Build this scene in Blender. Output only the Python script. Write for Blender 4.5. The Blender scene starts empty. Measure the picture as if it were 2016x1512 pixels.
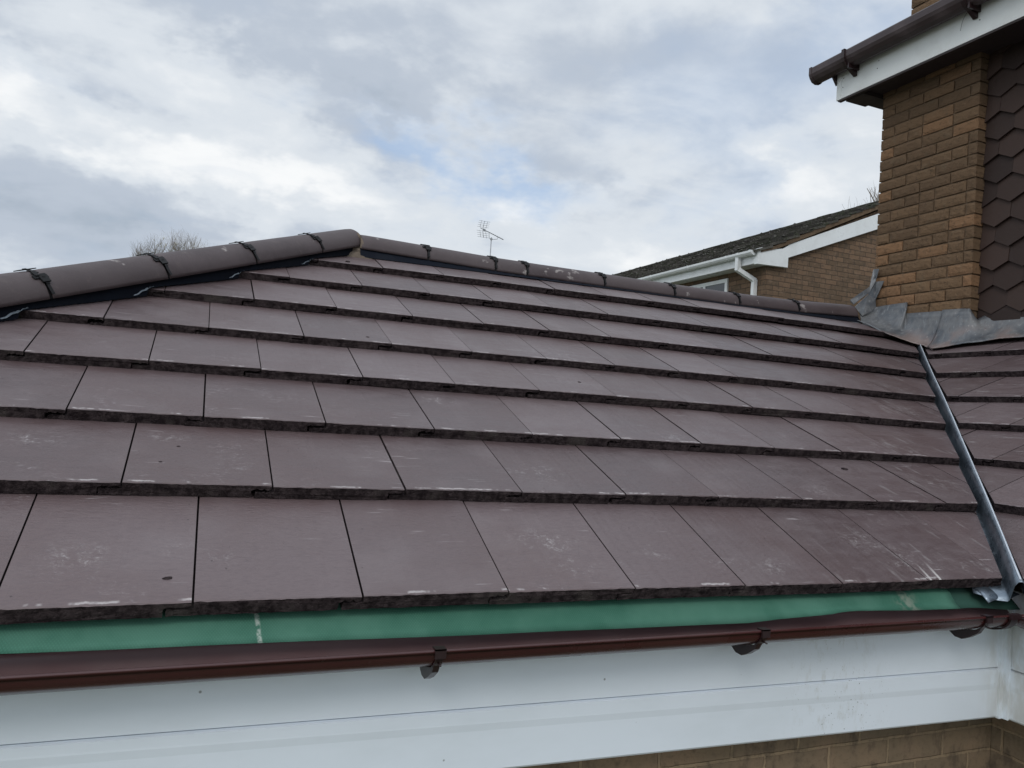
import bpy, bmesh, math, random
import numpy as np
from mathutils import Vector, Matrix, noise as mnoise
from math import sin, cos, tan, pi, radians, sqrt

random.seed(7)
sc = bpy.context.scene
COL = sc.collection

# ------------------------------------------------------------------ camera
cam = bpy.data.cameras.new('camera')
cam.sensor_width = 36.0
cam.lens = 36.0 * 1509.78 / 2016.0
cam.clip_start = 0.05
cam.clip_end = 3000.0
co = bpy.data.objects.new('camera', cam)
COL.objects.link(co)
Rm = ((0.9223710273, -0.3808078807, 0.0649387859),
      (0.0737532921, 0.0085827319, -0.9972395844),
      (0.3791993405, 0.9246143492, 0.0360022981))
M = Matrix(((Rm[0][0], -Rm[1][0], -Rm[2][0]),
            (Rm[0][1], -Rm[1][1], -Rm[2][1]),
            (Rm[0][2], -Rm[1][2], -Rm[2][2]))).to_4x4()
M.translation = Vector((-0.02355, -1.50889, 0.35304))
co.matrix_world = M
sc.camera = co

# ------------------------------------------------------------------ colour management
sc.view_settings.view_transform = 'Standard'
sc.view_settings.look = 'None'
sc.view_settings.exposure = 0.17
sc.view_settings.gamma = 1.0
sc.view_settings.use_curve_mapping = False

# ------------------------------------------------------------------ node helpers
class NT:
    def __init__(s, tree):
        s.t = tree; s.n = tree.nodes; s.l = tree.links
    def new(s, typ, **kw):
        n = s.n.new(typ)
        for k, v in kw.items(): setattr(n, k, v)
        return n
    def put(s, sock, v):
        if v is None: return
        if isinstance(v, bpy.types.NodeSocket): s.l.new(v, sock)
        else: sock.default_value = v
    def math(s, op, a, b=None, c=None, clamp=False):
        n = s.new('ShaderNodeMath', operation=op); n.use_clamp = clamp
        s.put(n.inputs[0], a)
        if b is not None: s.put(n.inputs[1], b)
        if c is not None: s.put(n.inputs[2], c)
        return n.outputs[0]
    def vmul(s, v, sx, sy, sz, off=(0, 0, 0)):
        n = s.new('ShaderNodeMapping'); s.put(n.inputs['Vector'], v)
        n.inputs['Scale'].default_value = (sx, sy, sz); n.inputs['Location'].default_value = off
        return n.outputs[0]
    def noise(s, v, scale, detail=4, rough=0.55, dist=0.0):
        n = s.new('ShaderNodeTexNoise'); s.put(n.inputs['Vector'], v)
        n.inputs['Scale'].default_value = scale; n.inputs['Detail'].default_value = detail
        n.inputs['Roughness'].default_value = rough; n.inputs['Distortion'].default_value = dist
        return n.outputs['Fac']
    def ss(s, v, a, b, lo=0.0, hi=1.0):
        n = s.new('ShaderNodeMapRange', interpolation_type='SMOOTHSTEP')
        s.put(n.inputs[0], v); n.inputs[1].default_value = a; n.inputs[2].default_value = b
        n.inputs[3].default_value = lo; n.inputs[4].default_value = hi
        return n.outputs[0]
    def mix(s, f, a, b, mode='MIX'):
        n = s.new('ShaderNodeMix', data_type='RGBA', blend_type=mode)
        s.put(n.inputs[0], f)
        s.put(n.inputs[6], (*a, 1) if isinstance(a, tuple) and len(a) == 3 else a)
        s.put(n.inputs[7], (*b, 1) if isinstance(b, tuple) and len(b) == 3 else b)
        return n.outputs[2]
    def comb(s, x, y, z):
        n = s.new('ShaderNodeCombineXYZ')
        s.put(n.inputs[0], x); s.put(n.inputs[1], y); s.put(n.inputs[2], z)
        return n.outputs[0]
    def sep(s, v):
        n = s.new('ShaderNodeSeparateXYZ'); s.put(n.inputs[0], v); return n.outputs
    def bump(s, h, strength, dist, normal=None):
        n = s.new('ShaderNodeBump'); s.put(n.inputs['Height'], h)
        n.inputs['Strength'].default_value = strength; n.inputs['Distance'].default_value = dist
        if normal is not None: s.put(n.inputs['Normal'], normal)
        return n.outputs[0]

def mat(name, rough=0.6, spec=0.5, metal=0.0, col=(0.5, 0.5, 0.5)):
    m = bpy.data.materials.new(name); m.use_nodes = True
    T = NT(m.node_tree); b = m.node_tree.nodes['Principled BSDF']
    b.inputs['Roughness'].default_value = rough
    b.inputs['Specular IOR Level'].default_value = spec
    b.inputs['Metallic'].default_value = metal
    b.inputs['Base Color'].default_value = (*col, 1)
    return m, T, b

# ------------------------------------------------------------------ world: nishita sky under broken cloud
SUN_EL, SUN_AZ = 38.0, 215.0      # azimuth measured clockwise from +y
w = bpy.data.worlds.new('World'); sc.world = w; w.use_nodes = True
T = NT(w.node_tree)
bg = w.node_tree.nodes['Background']
sky = T.new('ShaderNodeTexSky'); sky.sky_type = 'NISHITA'; sky.sun_disc = False
sky.sun_elevation = radians(SUN_EL); sky.sun_rotation = radians(SUN_AZ)
g = T.new('ShaderNodeTexCoord').outputs['Generated']
gx, gy, gz = T.sep(g)
az = T.math('MULTIPLY', T.math('ARCTAN2', gx, gy), 57.2958)
el = T.math('MULTIPLY', T.math('ARCSINE', gz), 57.2958)
# cloud-layer coordinates: direction projected on a flat layer, so clouds thin out towards the horizon
den = T.math('ADD', T.math('MAXIMUM', gz, 0.0), 0.22)
lay = T.comb(T.math('DIVIDE', gx, den), T.math('DIVIDE', gy, den), 0.0)
nA = T.noise(T.vmul(lay, 1.0, 1.15, 1, (3.1, 0.4, 0)), 1.6, 6, 0.52, 0.35)
nB = T.noise(T.vmul(lay, 1.0, 1.3, 1, (8.2, 5.4, 0)), 3.6, 7, 0.55, 0.5)
nC = T.noise(T.vmul(g, 1, 1, 1.9, (1.7, 2.2, 5.1)), 6.0, 7, 0.52, 0.25)
warp1 = T.noise(T.vmul(g, 1, 1, 1.8, (0, 4, 9)), 6.0, 5, 0.6)
warp2 = T.noise(T.vmul(g, 1, 1, 1.8, (7, 1, 3)), 6.0, 5, 0.6)
azw = T.math('MULTIPLY_ADD', T.math('SUBTRACT', warp1, 0.5), 26.0, az)
elw = T.math('MULTIPLY_ADD', T.math('SUBTRACT', warp2, 0.5), 13.0, el)
def blob(a0, e0, wa, we, slope, amp):
    da = T.math('SUBTRACT', azw, a0)
    de = T.math('SUBTRACT', T.math('SUBTRACT', elw, e0), T.math('MULTIPLY', da, slope))
    q = T.math('ADD', T.math('POWER', T.math('ABSOLUTE', T.math('DIVIDE', da, wa)), 2.0),
               T.math('POWER', T.math('ABSOLUTE', T.math('DIVIDE', de, we)), 2.0))
    return T.math('MULTIPLY', T.math('EXPONENT', T.math('MULTIPLY', q, -1.0)), amp)
def total(L):
    o = None
    for b_ in L:
        v = blob(*b_); o = v if o is None else T.math('ADD', o, v)
    return o
bright = total([(-12, 17, 9, 2.2, -.12, .42), (-1, 15.8, 10, 2.0, -.15, .42), (9, 13.8, 10, 2.4, -.2, .4),
                (1, 20.5, 6, 2.2, -.4, .35), (23, 16.6, 6, 1.6, -.1, .45), (43, 18.0, 6, 3.2, 0, .5),
                (33, 11.5, 9, 2.2, 0, .35), (12, 20.0, 4, 1.2, -.3, .25),
                (-9.5, 12.4, 8, 2.6, 0, -.32), (-5, 10.4, 8, 1.6, 0, -.22), (-11, 7.6, 8, 1.8, 0, -.25),
                (4, 24.8, 12, 2.8, -.15, -.28), (12, 22.0, 6, 1.8, -.2, -.25), (-12, 22, 7, 2.5, 0, -.25),
                (36, 25, 14, 3.0, 0, -.22), (36, 19.5, 4, 3.0, 0, -.22)])
blue = total([(15.8, 18.0, 5.5, 1.7, -.15, 1.15), (46, 26, 8, 3.5, 0, .55), (34, 22, 7, 4, 0, .40),
              (37, 17, 4, 3, 0, .30), (10.5, 18.6, 3, .8, 0, .25)])
det = T.math('ADD', T.math('MULTIPLY', T.math('SUBTRACT', nA, 0.5), 0.50),
             T.math('ADD', T.math('MULTIPLY', T.math('SUBTRACT', nB, 0.5), 0.50),
                    T.math('MULTIPLY', T.math('SUBTRACT', nC, 0.5), 0.75)))
lum = T.math('ADD', T.math('ADD', 0.50, T.math('MULTIPLY', bright, 0.60)), det)
ramp = T.new('ShaderNodeValToRGB'); T.put(ramp.inputs[0], lum)
cr = ramp.color_ramp; cr.interpolation = 'EASE'
cr.elements[0].position = 0.0; cr.elements[0].color = (0.335, 0.395, 0.47, 1)
cr.elements[1].position = 1.0; cr.elements[1].color = (0.84, 0.855, 0.865, 1)
e = cr.elements.new(0.32); e.color = (0.445, 0.50, 0.58, 1)
e = cr.elements.new(0.62); e.color = (0.635, 0.68, 0.73, 1)
skyb = T.new('ShaderNodeVectorMath', operation='SCALE'); T.put(skyb.inputs[0], sky.outputs[0]); skyb.inputs[3].default_value = 0.10
bfac = T.math('MULTIPLY', T.math('ADD', blue, T.math('MULTIPLY', T.math('SUBTRACT', 0.45, nB), 0.8)), 1.0, clamp=True)
gap = T.mix(0.55, skyb.outputs[0], (0.46, 0.60, 0.82))
clouds = T.mix(T.math('MULTIPLY', bfac, 0.75), ramp.outputs[0], gap)
# unseen sky brightened behind the camera to lift the fascia, overhead for top-down shading
back = T.math('ADD', T.math('MULTIPLY', gx, sin(radians(SUN_AZ))), T.math('MULTIPLY', gy, cos(radians(SUN_AZ))))
gain = T.ss(back, -0.1, 0.9, 1.0, 1.45)
up = T.ss(gz, 0.45, 0.95, 1.0, 1.6)
sm = T.new('ShaderNodeVectorMath', operation='SCALE'); T.put(sm.inputs[0], clouds)
T.put(sm.inputs[3], T.math('MULTIPLY', gain, up))
T.put(bg.inputs[0], sm.outputs[0]); bg.inputs[1].default_value = 1.0

sl = bpy.data.lights.new('sun', 'SUN'); sl.energy = 0.6; sl.angle = radians(18); sl.color = (1.0, 0.96, 0.9)
so = bpy.data.objects.new('sun', sl); COL.objects.link(so)
sd = Vector((sin(radians(SUN_AZ)) * cos(radians(SUN_EL)), cos(radians(SUN_AZ)) * cos(radians(SUN_EL)), sin(radians(SUN_EL))))
so.rotation_euler = sd.to_track_quat('Z', 'Y').to_euler()

# ------------------------------------------------------------------ object helpers
def props(o, label=None, cat=None, group=None, kind=None):
    if label: o['label'] = label
    if cat: o['category'] = cat
    if group: o['group'] = group
    if kind: o['kind'] = kind
    return o

def thing(name, label, cat, loc=(0, 0, 0), group=None):
    o = bpy.data.objects.new(name, None); COL.objects.link(o); o.location = loc
    o.empty_display_size = 0.2
    return props(o, label, cat, group)

class MB:
    def __init__(s):
        s.v = []; s.f = []; s.m = []; s.r = []; s.sm = []
    def add(s, vs, fs, m=0, r=None, smooth=False):
        b = len(s.v); s.v += [tuple(v) for v in vs]
        if r is None: r = (random.random(), random.random())
        for f in fs:
            s.f.append([b + i for i in f]); s.m.append(m); s.r.append(r); s.sm.append(smooth)
    def box(s, a, b, m=0, r=None):
        x0, y0, z0 = a; x1, y1, z1 = b
        s.add([(x0, y0, z0), (x1, y0, z0), (x1, y1, z0), (x0, y1, z0), (x0, y0, z1), (x1, y0, z1), (x1, y1, z1), (x0, y1, z1)],
              [(0, 3, 2, 1), (4, 5, 6, 7), (0, 1, 5, 4), (1, 2, 6, 5), (2, 3, 7, 6), (3, 0, 4, 7)], m, r)
    def obox(s, o, ax, ay, az_, m=0, r=None):     # oriented box: centre + half axes
        o = Vector(o); P = []
        for k in (-1, 1):
            for (i, j) in ((-1, -1), (1, -1), (1, 1), (-1, 1)):
                P.append(o + Vector(ax) * i + Vector(ay) * j + Vector(az_) * k)
        s.add(P, [(0, 3, 2, 1), (4, 5, 6, 7), (0, 1, 5, 4), (1, 2, 6, 5), (2, 3, 7, 6), (3, 0, 4, 7)], m, r)
    def prism(s, poly, f0, f1, m=0, caps=True, r=None, smooth=False, inner=None):
        # poly: list of 2-D points; f0/f1 map a 2-D point to 3-D at both ends
        n = len(poly); A = [f0(p) for p in poly]; B = [f1(p) for p in poly]
        fs = [(i, (i + 1) % n, n + (i + 1) % n, n + i) for i in range(n)]
        s.add(A + B, fs, m, r, smooth)
        if inner:
            for i in range(n):
                if inner[0] <= i < inner[1]: s.m[len(s.m) - n + i] = 1
        if caps:
            s.add(A, [tuple(range(n - 1, -1, -1))], m, r); s.add(B, [tuple(range(n))], m, r)
    def tube(s, pts, rad, n=6, m=0, r=None):
        pts = [Vector(p) for p in pts]; rads = rad if isinstance(rad, (list, tuple)) else [rad] * len(pts)
        V = []; prev = None
        for i, p in enumerate(pts):
            d = (pts[min(i + 1, len(pts) - 1)] - pts[max(i - 1, 0)]).normalized()
            a = d.orthogonal().normalized() if prev is None else (prev - d * prev.dot(d)).normalized()
            prev = a; b = d.cross(a)
            for k in range(n):
                t = 2 * pi * k / n; V.append(p + (a * cos(t) + b * sin(t)) * rads[i])
        F = []
        for i in range(len(pts) - 1):
            for k in range(n):
                F.append((i * n + k, i * n + (k + 1) % n, (i + 1) * n + (k + 1) % n, (i + 1) * n + k))
        F.append(tuple(range(n - 1, -1, -1))); F.append(tuple(range((len(pts) - 1) * n, len(pts) * n)))
        s.add(V, F, m, r, smooth=True)
    def grid(s, rows, m=0, smooth=True, thick=None, r=None):
        # rows: list of equal-length lists of points; optional solid thickness along given vector
        nr, nc = len(rows), len(rows[0])
        V = [Vector(p) for row in rows for p in row]
        F = [(i * nc + j, i * nc + j + 1, (i + 1) * nc + j + 1, (i + 1) * nc + j) for i in range(nr - 1) for j in range(nc - 1)]
        if thick is not None:
            n0 = len(V); t = Vector(thick); V += [v + t for v in V]
            F2 = [tuple(n0 + q for q in reversed(f)) for f in F]
            E = []
            per = [j for j in range(nc)] + [i * nc + nc - 1 for i in range(1, nr)] + [(nr - 1) * nc + j for j in range(nc - 2, -1, -1)] + [i * nc for i in range(nr - 2, 0, -1)]
            for a, b in zip(per, per[1:] + per[:1]): E.append((b, a, n0 + a, n0 + b))
            F = F + F2 + E
        s.add(V, F, m, r, smooth)
    def build(s, name, mats, parent=None, recalc=True):
        me = bpy.data.meshes.new(name); me.from_pydata(s.v, [], s.f)
        for m_ in (mats if isinstance(mats, (list, tuple)) else [mats]): me.materials.append(m_)
        me.polygons.foreach_set('material_index', s.m)
        me.polygons.foreach_set('use_smooth', s.sm)
        uv = me.uv_layers.new(name='rnd')
        dat = []
        for p in me.polygons:
            dat += list(s.r[p.index]) * p.loop_total
        uv.data.foreach_set('uv', dat)
        me.update()
        if recalc:
            bm = bmesh.new(); bm.from_mesh(me); bmesh.ops.recalc_face_normals(bm, faces=bm.faces); bm.to_mesh(me); bm.free()
        o = bpy.data.objects.new(name, me); COL.objects.link(o)
        if parent: o.parent = parent; o.matrix_parent_inverse = Matrix.Identity(4); o.location = -Vector(abs_loc(parent))
        return o

def abs_loc(o):
    v = Vector((0, 0, 0))
    while o is not None: v += o.location; o = o.parent
    return v

# ------------------------------------------------------------------ materials
SCUFFS = [(-0.202, 0.136, 0.05), (0.035, 0.127, 0.035), (-0.036, 0.151, 0.03), (0.778, 0.17, 0.07), (0.822, 0.077, 0.05), (1.062, 0.131, 0.04),
          (1.249, 0.09, 0.06), (1.394, 0.068, 0.05), (1.803, 0.174, 0.07), (1.881, 0.082, 0.09), (2.139, 0.056, 0.08), (0.213, 0.8, 0.06),
          (-0.355, 0.525, 0.06), (-0.082, 0.565, 0.04), (0.871, 0.44, 0.08), (1.469, 0.659, 0.08), (2.515, 0.679, 0.12), (2.478, 0.468, 0.12),
          (0.693, 0.873, 0.06), (3.066, 1.08, 0.15), (3.15, 1.302, 0.15)]
SCRAPES = [(1.895, 0.060, 1.860, -0.046, .0050), (1.937, 0.071, 1.894, -0.049, .0060)]
def tile_material():
    m, T, b = mat('roof tile face', 0.5, 0.5)
    uv = T.new('ShaderNodeUVMap', uv_map='local').outputs[0]
    rn = T.new('ShaderNodeUVMap', uv_map='rnd').outputs[0]
    ob = T.new('ShaderNodeTexCoord').outputs['Object']
    r1, r2, _ = T.sep(rn); u, s, _ = T.sep(uv)
    p3 = T.comb(T.math('ADD', u, T.math('MULTIPLY', r1, 37.0)), T.math('ADD', s, T.math('MULTIPLY', r2, 23.0)), r1)
    fine = T.noise(T.vmul(p3, 1, 3.6, 1), 55, 6, 0.62, 0.2)
    mid = T.noise(T.vmul(p3, 1, 2.4, 1), 11, 5, 0.6, 0.4)
    big = T.noise(ob, 2.3, 3, 0.5)
    base = T.mix(T.ss(r1, 0.0, 1.0), (0.086, 0.060, 0.061), (0.138, 0.102, 0.104))
    base = T.mix(T.math('MULTIPLY', T.ss(mid, 0.35, 0.7), 0.35), base, (0.155, 0.120, 0.124))
    base = T.mix(T.math('MULTIPLY', T.ss(big, 0.35, 0.7), 0.5), base, (0.098, 0.060, 0.057))
    base = T.mix(T.math('MULTIPLY', T.ss(fine, 0.55, 0.35), 0.35), base, (0.09, 0.065, 0.07))
    # pale dusty bloom in clouds and scuffs
    cl = T.noise(p3, 4.2, 3, 0.5, 0.5)
    gr = T.noise(T.vmul(p3, 1, 1.6, 1), 60, 8, 0.82, 0.6)
    some = T.ss(T.noise(ob, 1.7, 2, 0.5), 0.46, 0.62)
    sc1 = T.math('MULTIPLY', T.math('MULTIPLY', T.ss(cl, 0.54, 0.70), T.ss(gr, 0.52, 0.66)), T.math('ADD', T.math('MULTIPLY', some, 0.85), 0.15))
    base = T.mix(T.math('MULTIPLY', sc1, 0.62), base, (0.42, 0.38, 0.385))
    dust = T.math('MULTIPLY', T.ss(T.noise(p3, 5.0, 3, 0.5), 0.45, 0.75), 0.22)
    base = T.mix(dust, base, (0.215, 0.182, 0.184))
    # lime scrape marks just above the nose, broken along the width
    e1 = T.noise(T.comb(T.math('MULTIPLY', u, 1.0), T.math('MULTIPLY', r1, 41.0), T.math('MULTIPLY', r2, 17.0)), 9, 4, 0.65)
    wob = T.noise(T.vmul(p3, 1, 0.2, 1), 60, 2, 0.5)
    sw = T.math('ADD', s, T.math('MULTIPLY', T.math('SUBTRACT', wob, 0.5), 0.012))
    band = T.math('MULTIPLY', T.ss(sw, 0.004, 0.007), T.ss(sw, 0.014, 0.009))
    ed = T.math('MULTIPLY', T.math('MULTIPLY', band, T.ss(e1, 0.53, 0.60)), T.ss(gr, 0.30, 0.52))
    base = T.mix(T.math('MULTIPLY', ed, 0.70), base, (0.52, 0.48, 0.47))
    # slanting drag scratches
    rot = T.new('ShaderNodeMapping'); T.put(rot.inputs[0], p3); rot.inputs['Rotation'].default_value = (0, 0, radians(62)); rot.inputs['Scale'].default_value = (1.6, 26, 1)
    scr = T.math('MULTIPLY', T.ss(T.noise(rot.outputs[0], 5.5, 3, 0.5), 0.64, 0.74), T.ss(T.noise(p3, 6.5, 2, 0.5), 0.52, 0.66))
    base = T.mix(T.math('MULTIPLY', scr, 0.5), base, (0.50, 0.46, 0.46))
    # scuffed places on particular tiles, and two long scrapes by the valley foot
    ox, oy, _ = T.sep(ob); tot = None
    for (cx, cy, w_) in SCUFFS:
        dx = T.math('MULTIPLY', T.math('SUBTRACT', ox, cx), 1 / w_); dy = T.math('MULTIPLY', T.math('SUBTRACT', oy, cy), 1 / (w_ * .62))
        q_ = T.math('EXPONENT', T.math('MULTIPLY', T.math('ADD', T.math('MULTIPLY', dx, dx), T.math('MULTIPLY', dy, dy)), -1.0))
        tot = q_ if tot is None else T.math('ADD', tot, q_)
    gr2 = T.noise(T.vmul(ob, 1, 1.2, 1), 70, 8, 0.8, 0.8); gr3 = T.noise(ob, 22, 5, 0.7, 0.6)
    sm2 = T.math('MULTIPLY', T.math('MINIMUM', tot, 1.0), T.math('MULTIPLY', T.ss(gr2, 0.48, 0.64), T.ss(gr3, 0.42, 0.62)))
    base = T.mix(T.math('MULTIPLY', sm2, 0.75), base, (0.42, 0.39, 0.385))
    near = T.ss(T.math('SUBTRACT', ox, oy), 1.15, 2.05)
    stv = T.new('ShaderNodeMapping'); T.put(stv.inputs[0], T.comb(ox, oy, 0.0)); stv.inputs['Rotation'].default_value = (0, 0, radians(-14)); stv.inputs['Scale'].default_value = (34, 6, 1)
    st1 = T.math('MULTIPLY', T.ss(T.noise(stv.outputs[0], 1.0, 5, 0.6), 0.56, 0.70), T.ss(T.noise(ob, 9, 3, .6), 0.42, 0.60))
    base = T.mix(T.math('MULTIPLY', T.math('MULTIPLY', st1, near), 0.6), base, (0.33, 0.305, 0.30))
    for (x0, y0, x1, y1, w_) in SCRAPES:
        L_ = sqrt((x1 - x0) ** 2 + (y1 - y0) ** 2); ux, uy = (x1 - x0) / L_, (y1 - y0) / L_
        al = T.math('ADD', T.math('MULTIPLY', T.math('SUBTRACT', ox, x0), ux), T.math('MULTIPLY', T.math('SUBTRACT', oy, y0), uy))
        ac = T.math('ABSOLUTE', T.math('ADD', T.math('MULTIPLY', T.math('SUBTRACT', ox, x0), -uy), T.math('MULTIPLY', T.math('SUBTRACT', oy, y0), ux)))
        k_ = T.math('MULTIPLY', T.ss(ac, w_, w_ * .35), T.math('MULTIPLY', T.ss(al, -.02, L_ * .5), T.ss(al, L_ + .004, L_ - .004)))
        base = T.mix(T.math('MULTIPLY', k_, T.ss(gr2, 0.30, 0.46, 0, .9)), base, (0.55, 0.52, 0.50))
    # sparse dark pits and specks
    vo = T.new('ShaderNodeTexVoronoi'); T.put(vo.inputs['Vector'], p3); vo.inputs['Scale'].default_value = 38
    pit = T.math('MULTIPLY', T.ss(vo.outputs['Distance'], 0.085, 0.05), T.ss(T.noise(p3, 24, 1, 0.5), 0.56, 0.62))
    base = T.mix(T.math('MULTIPLY', pit, 0.8), base, (0.03, 0.024, 0.024))
    T.put(b.inputs['Base Color'], base)
    T.put(b.inputs['Roughness'], T.ss(mid, 0.3, 0.7, 0.36, 0.50))
    n = T.bump(fine, 0.55, 0.0030)
    n = T.bump(mid, 0.35, 0.004, n)
    crk = T.ss(T.noise(T.vmul(p3, 1, 9, 1), 7, 3, 0.55, 0.6), 0.36, 0.33)
    n = T.bump(T.math('SUBTRACT', 1.0, crk), 0.35, 0.0012, n)
    n = T.bump(T.math('SUBTRACT', 1.0, pit), 0.6, 0.002, n)
    T.put(b.inputs['Normal'], n)
    return m
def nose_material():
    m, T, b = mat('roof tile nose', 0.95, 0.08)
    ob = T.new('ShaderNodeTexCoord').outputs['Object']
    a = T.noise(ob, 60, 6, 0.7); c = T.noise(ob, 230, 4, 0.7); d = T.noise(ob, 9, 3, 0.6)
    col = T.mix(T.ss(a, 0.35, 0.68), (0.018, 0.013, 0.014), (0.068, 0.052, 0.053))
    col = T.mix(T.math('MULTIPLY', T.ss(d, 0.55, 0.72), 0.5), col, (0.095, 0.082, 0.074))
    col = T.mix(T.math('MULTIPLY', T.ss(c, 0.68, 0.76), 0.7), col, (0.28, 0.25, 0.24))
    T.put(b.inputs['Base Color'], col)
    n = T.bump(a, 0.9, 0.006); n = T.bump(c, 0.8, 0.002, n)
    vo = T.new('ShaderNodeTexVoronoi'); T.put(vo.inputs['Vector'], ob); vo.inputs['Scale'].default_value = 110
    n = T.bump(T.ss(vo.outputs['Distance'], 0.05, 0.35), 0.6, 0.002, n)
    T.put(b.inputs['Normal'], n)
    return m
def ridge_material():
    m, T, b = mat('ridge tile concrete', 0.62, 0.4)
    ob = T.new('ShaderNodeTexCoord').outputs['Object']
    rn = T.new('ShaderNodeUVMap', uv_map='rnd').outputs[0]; r1, r2, _ = T.sep(rn)
    a = T.noise(ob, 26, 6, 0.65); c = T.noise(ob, 190, 4, 0.7); d = T.noise(ob, 5, 4, 0.6)
    col = T.mix(T.ss(d, 0.3, 0.7), (0.054, 0.039, 0.041), (0.082, 0.062, 0.064))
    col = T.mix(T.math('MULTIPLY', r1, 0.5), col, (0.085, 0.066, 0.066))
    col = T.mix(T.math('MULTIPLY', T.ss(a, 0.56, 0.74), 0.3), col, (0.14, 0.112, 0.10))
    col = T.mix(T.math('MULTIPLY', T.ss(c, 0.62, 0.74), 0.6), col, (0.045, 0.036, 0.034))
    wh = T.math('MULTIPLY', T.ss(T.noise(ob, 13, 3, 0.5), 0.66, 0.72), T.ss(a, 0.45, 0.6))
    col = T.mix(T.math('MULTIPLY', wh, 0.55), col, (0.42, 0.38, 0.36))
    T.put(b.inputs['Base Color'], col)
    n = T.bump(c, 0.5, 0.0018); n = T.bump(a, 0.4, 0.003, n); T.put(b.inputs['Normal'], n)
    return m
def plastic(name, col, rough=0.35, spec=0.5, dirt=0.25, dcol=None, bumpd=0.0006, sc_=6.0):
    m, T, b = mat(name, rough, spec)
    ob = T.new('ShaderNodeTexCoord').outputs['Object']
    d = T.noise(ob, sc_, 5, 0.6); f = T.noise(ob, 120, 3, 0.6)
    dc = dcol or tuple(c * 0.6 for c in col)
    c = T.mix(T.math('MULTIPLY', T.ss(d, 0.45, 0.75), dirt), col, dc)
    c = T.mix(T.math('MULTIPLY', T.ss(f, 0.66, 0.74), dirt * 0.8), c, dc)
    T.put(b.inputs['Base Color'], c)
    T.put(b.inputs['Roughness'], T.ss(d, 0.3, 0.7, rough * 0.8, min(1, rough * 1.3)))
    T.put(b.inputs['Normal'], T.bump(d, 0.25, bumpd))
    return m
def fascia_material():
    m, T, b = mat('white plastic board', 0.28, 0.5)
    ob = T.new('ShaderNodeTexCoord').outputs['Object']
    ox, oy, oz = T.sep(ob)
    d = T.noise(T.vmul(ob, 1, 1, 2.2), 2.6, 4, 0.6)
    col = T.mix(T.ss(d, 0.4, 0.75), (0.82, 0.88, 0.94), (0.76, 0.82, 0.87))
    # green-brown algae specks gathered round one patch and below the overlap, towards the inner corner
    px = T.math('MULTIPLY', T.math('SUBTRACT', ox, 1.60), 1 / 0.13)
    patch = T.math('EXPONENT', T.math('MULTIPLY', T.math('MULTIPLY', px, px), -1.0))
    vo = T.new('ShaderNodeTexVoronoi'); T.put(vo.inputs['Vector'], ob); vo.inputs['Scale'].default_value = 95
    n1 = T.noise(ob, 38, 3, 0.6)
    gz1 = T.math('MULTIPLY', T.ss(oz, -0.300, -0.288), 0.0)
    sp = T.math('MULTIPLY', T.ss(vo.outputs['Distance'], 0.20, 0.10), T.ss(n1, 0.44, 0.54))
    sp = T.math('MULTIPLY', sp, T.math('MULTIPLY', patch, T.ss(T.noise(ob, 9, 2, .5), 0.42, 0.58)))
    col = T.mix(sp, col, (0.07, 0.065, 0.05))
    sm_ = T.math('MULTIPLY', T.math('MULTIPLY', patch, T.ss(T.noise(T.vmul(ob, 1, 1, .5), 48, 4, .7), 0.50, 0.72)), 0.35)
    col = T.mix(sm_, col, (0.42, 0.42, 0.36))
    # occasional single specks anywhere
    v2 = T.new('ShaderNodeTexVoronoi'); T.put(v2.inputs['Vector'], ob); v2.inputs['Scale'].default_value = 16
    s2 = T.math('MULTIPLY', T.ss(v2.outputs['Distance'], 0.055, 0.03), T.ss(T.noise(ob, 7, 1, .5), 0.50, 0.56))
    col = T.mix(T.math('MULTIPLY', s2, 0.7), col, (0.16, 0.16, 0.15))
    # dirt at the inner corner
    cx = T.math('MULTIPLY', T.ss(ox, 2.13, 2.26), T.ss(T.noise(T.vmul(ob, 1, 1, .4), 14, 4, .6), 0.38, 0.62))
    col = T.mix(T.math('MULTIPLY', cx, 0.5), col, (0.40, 0.36, 0.27))
    T.put(b.inputs['Base Color'], col)
    T.put(b.inputs['Normal'], T.bump(T.noise(T.vmul(ob, .5, .5, 2), 3, 2, .5), 0.15, 0.004))
    return m
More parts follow.
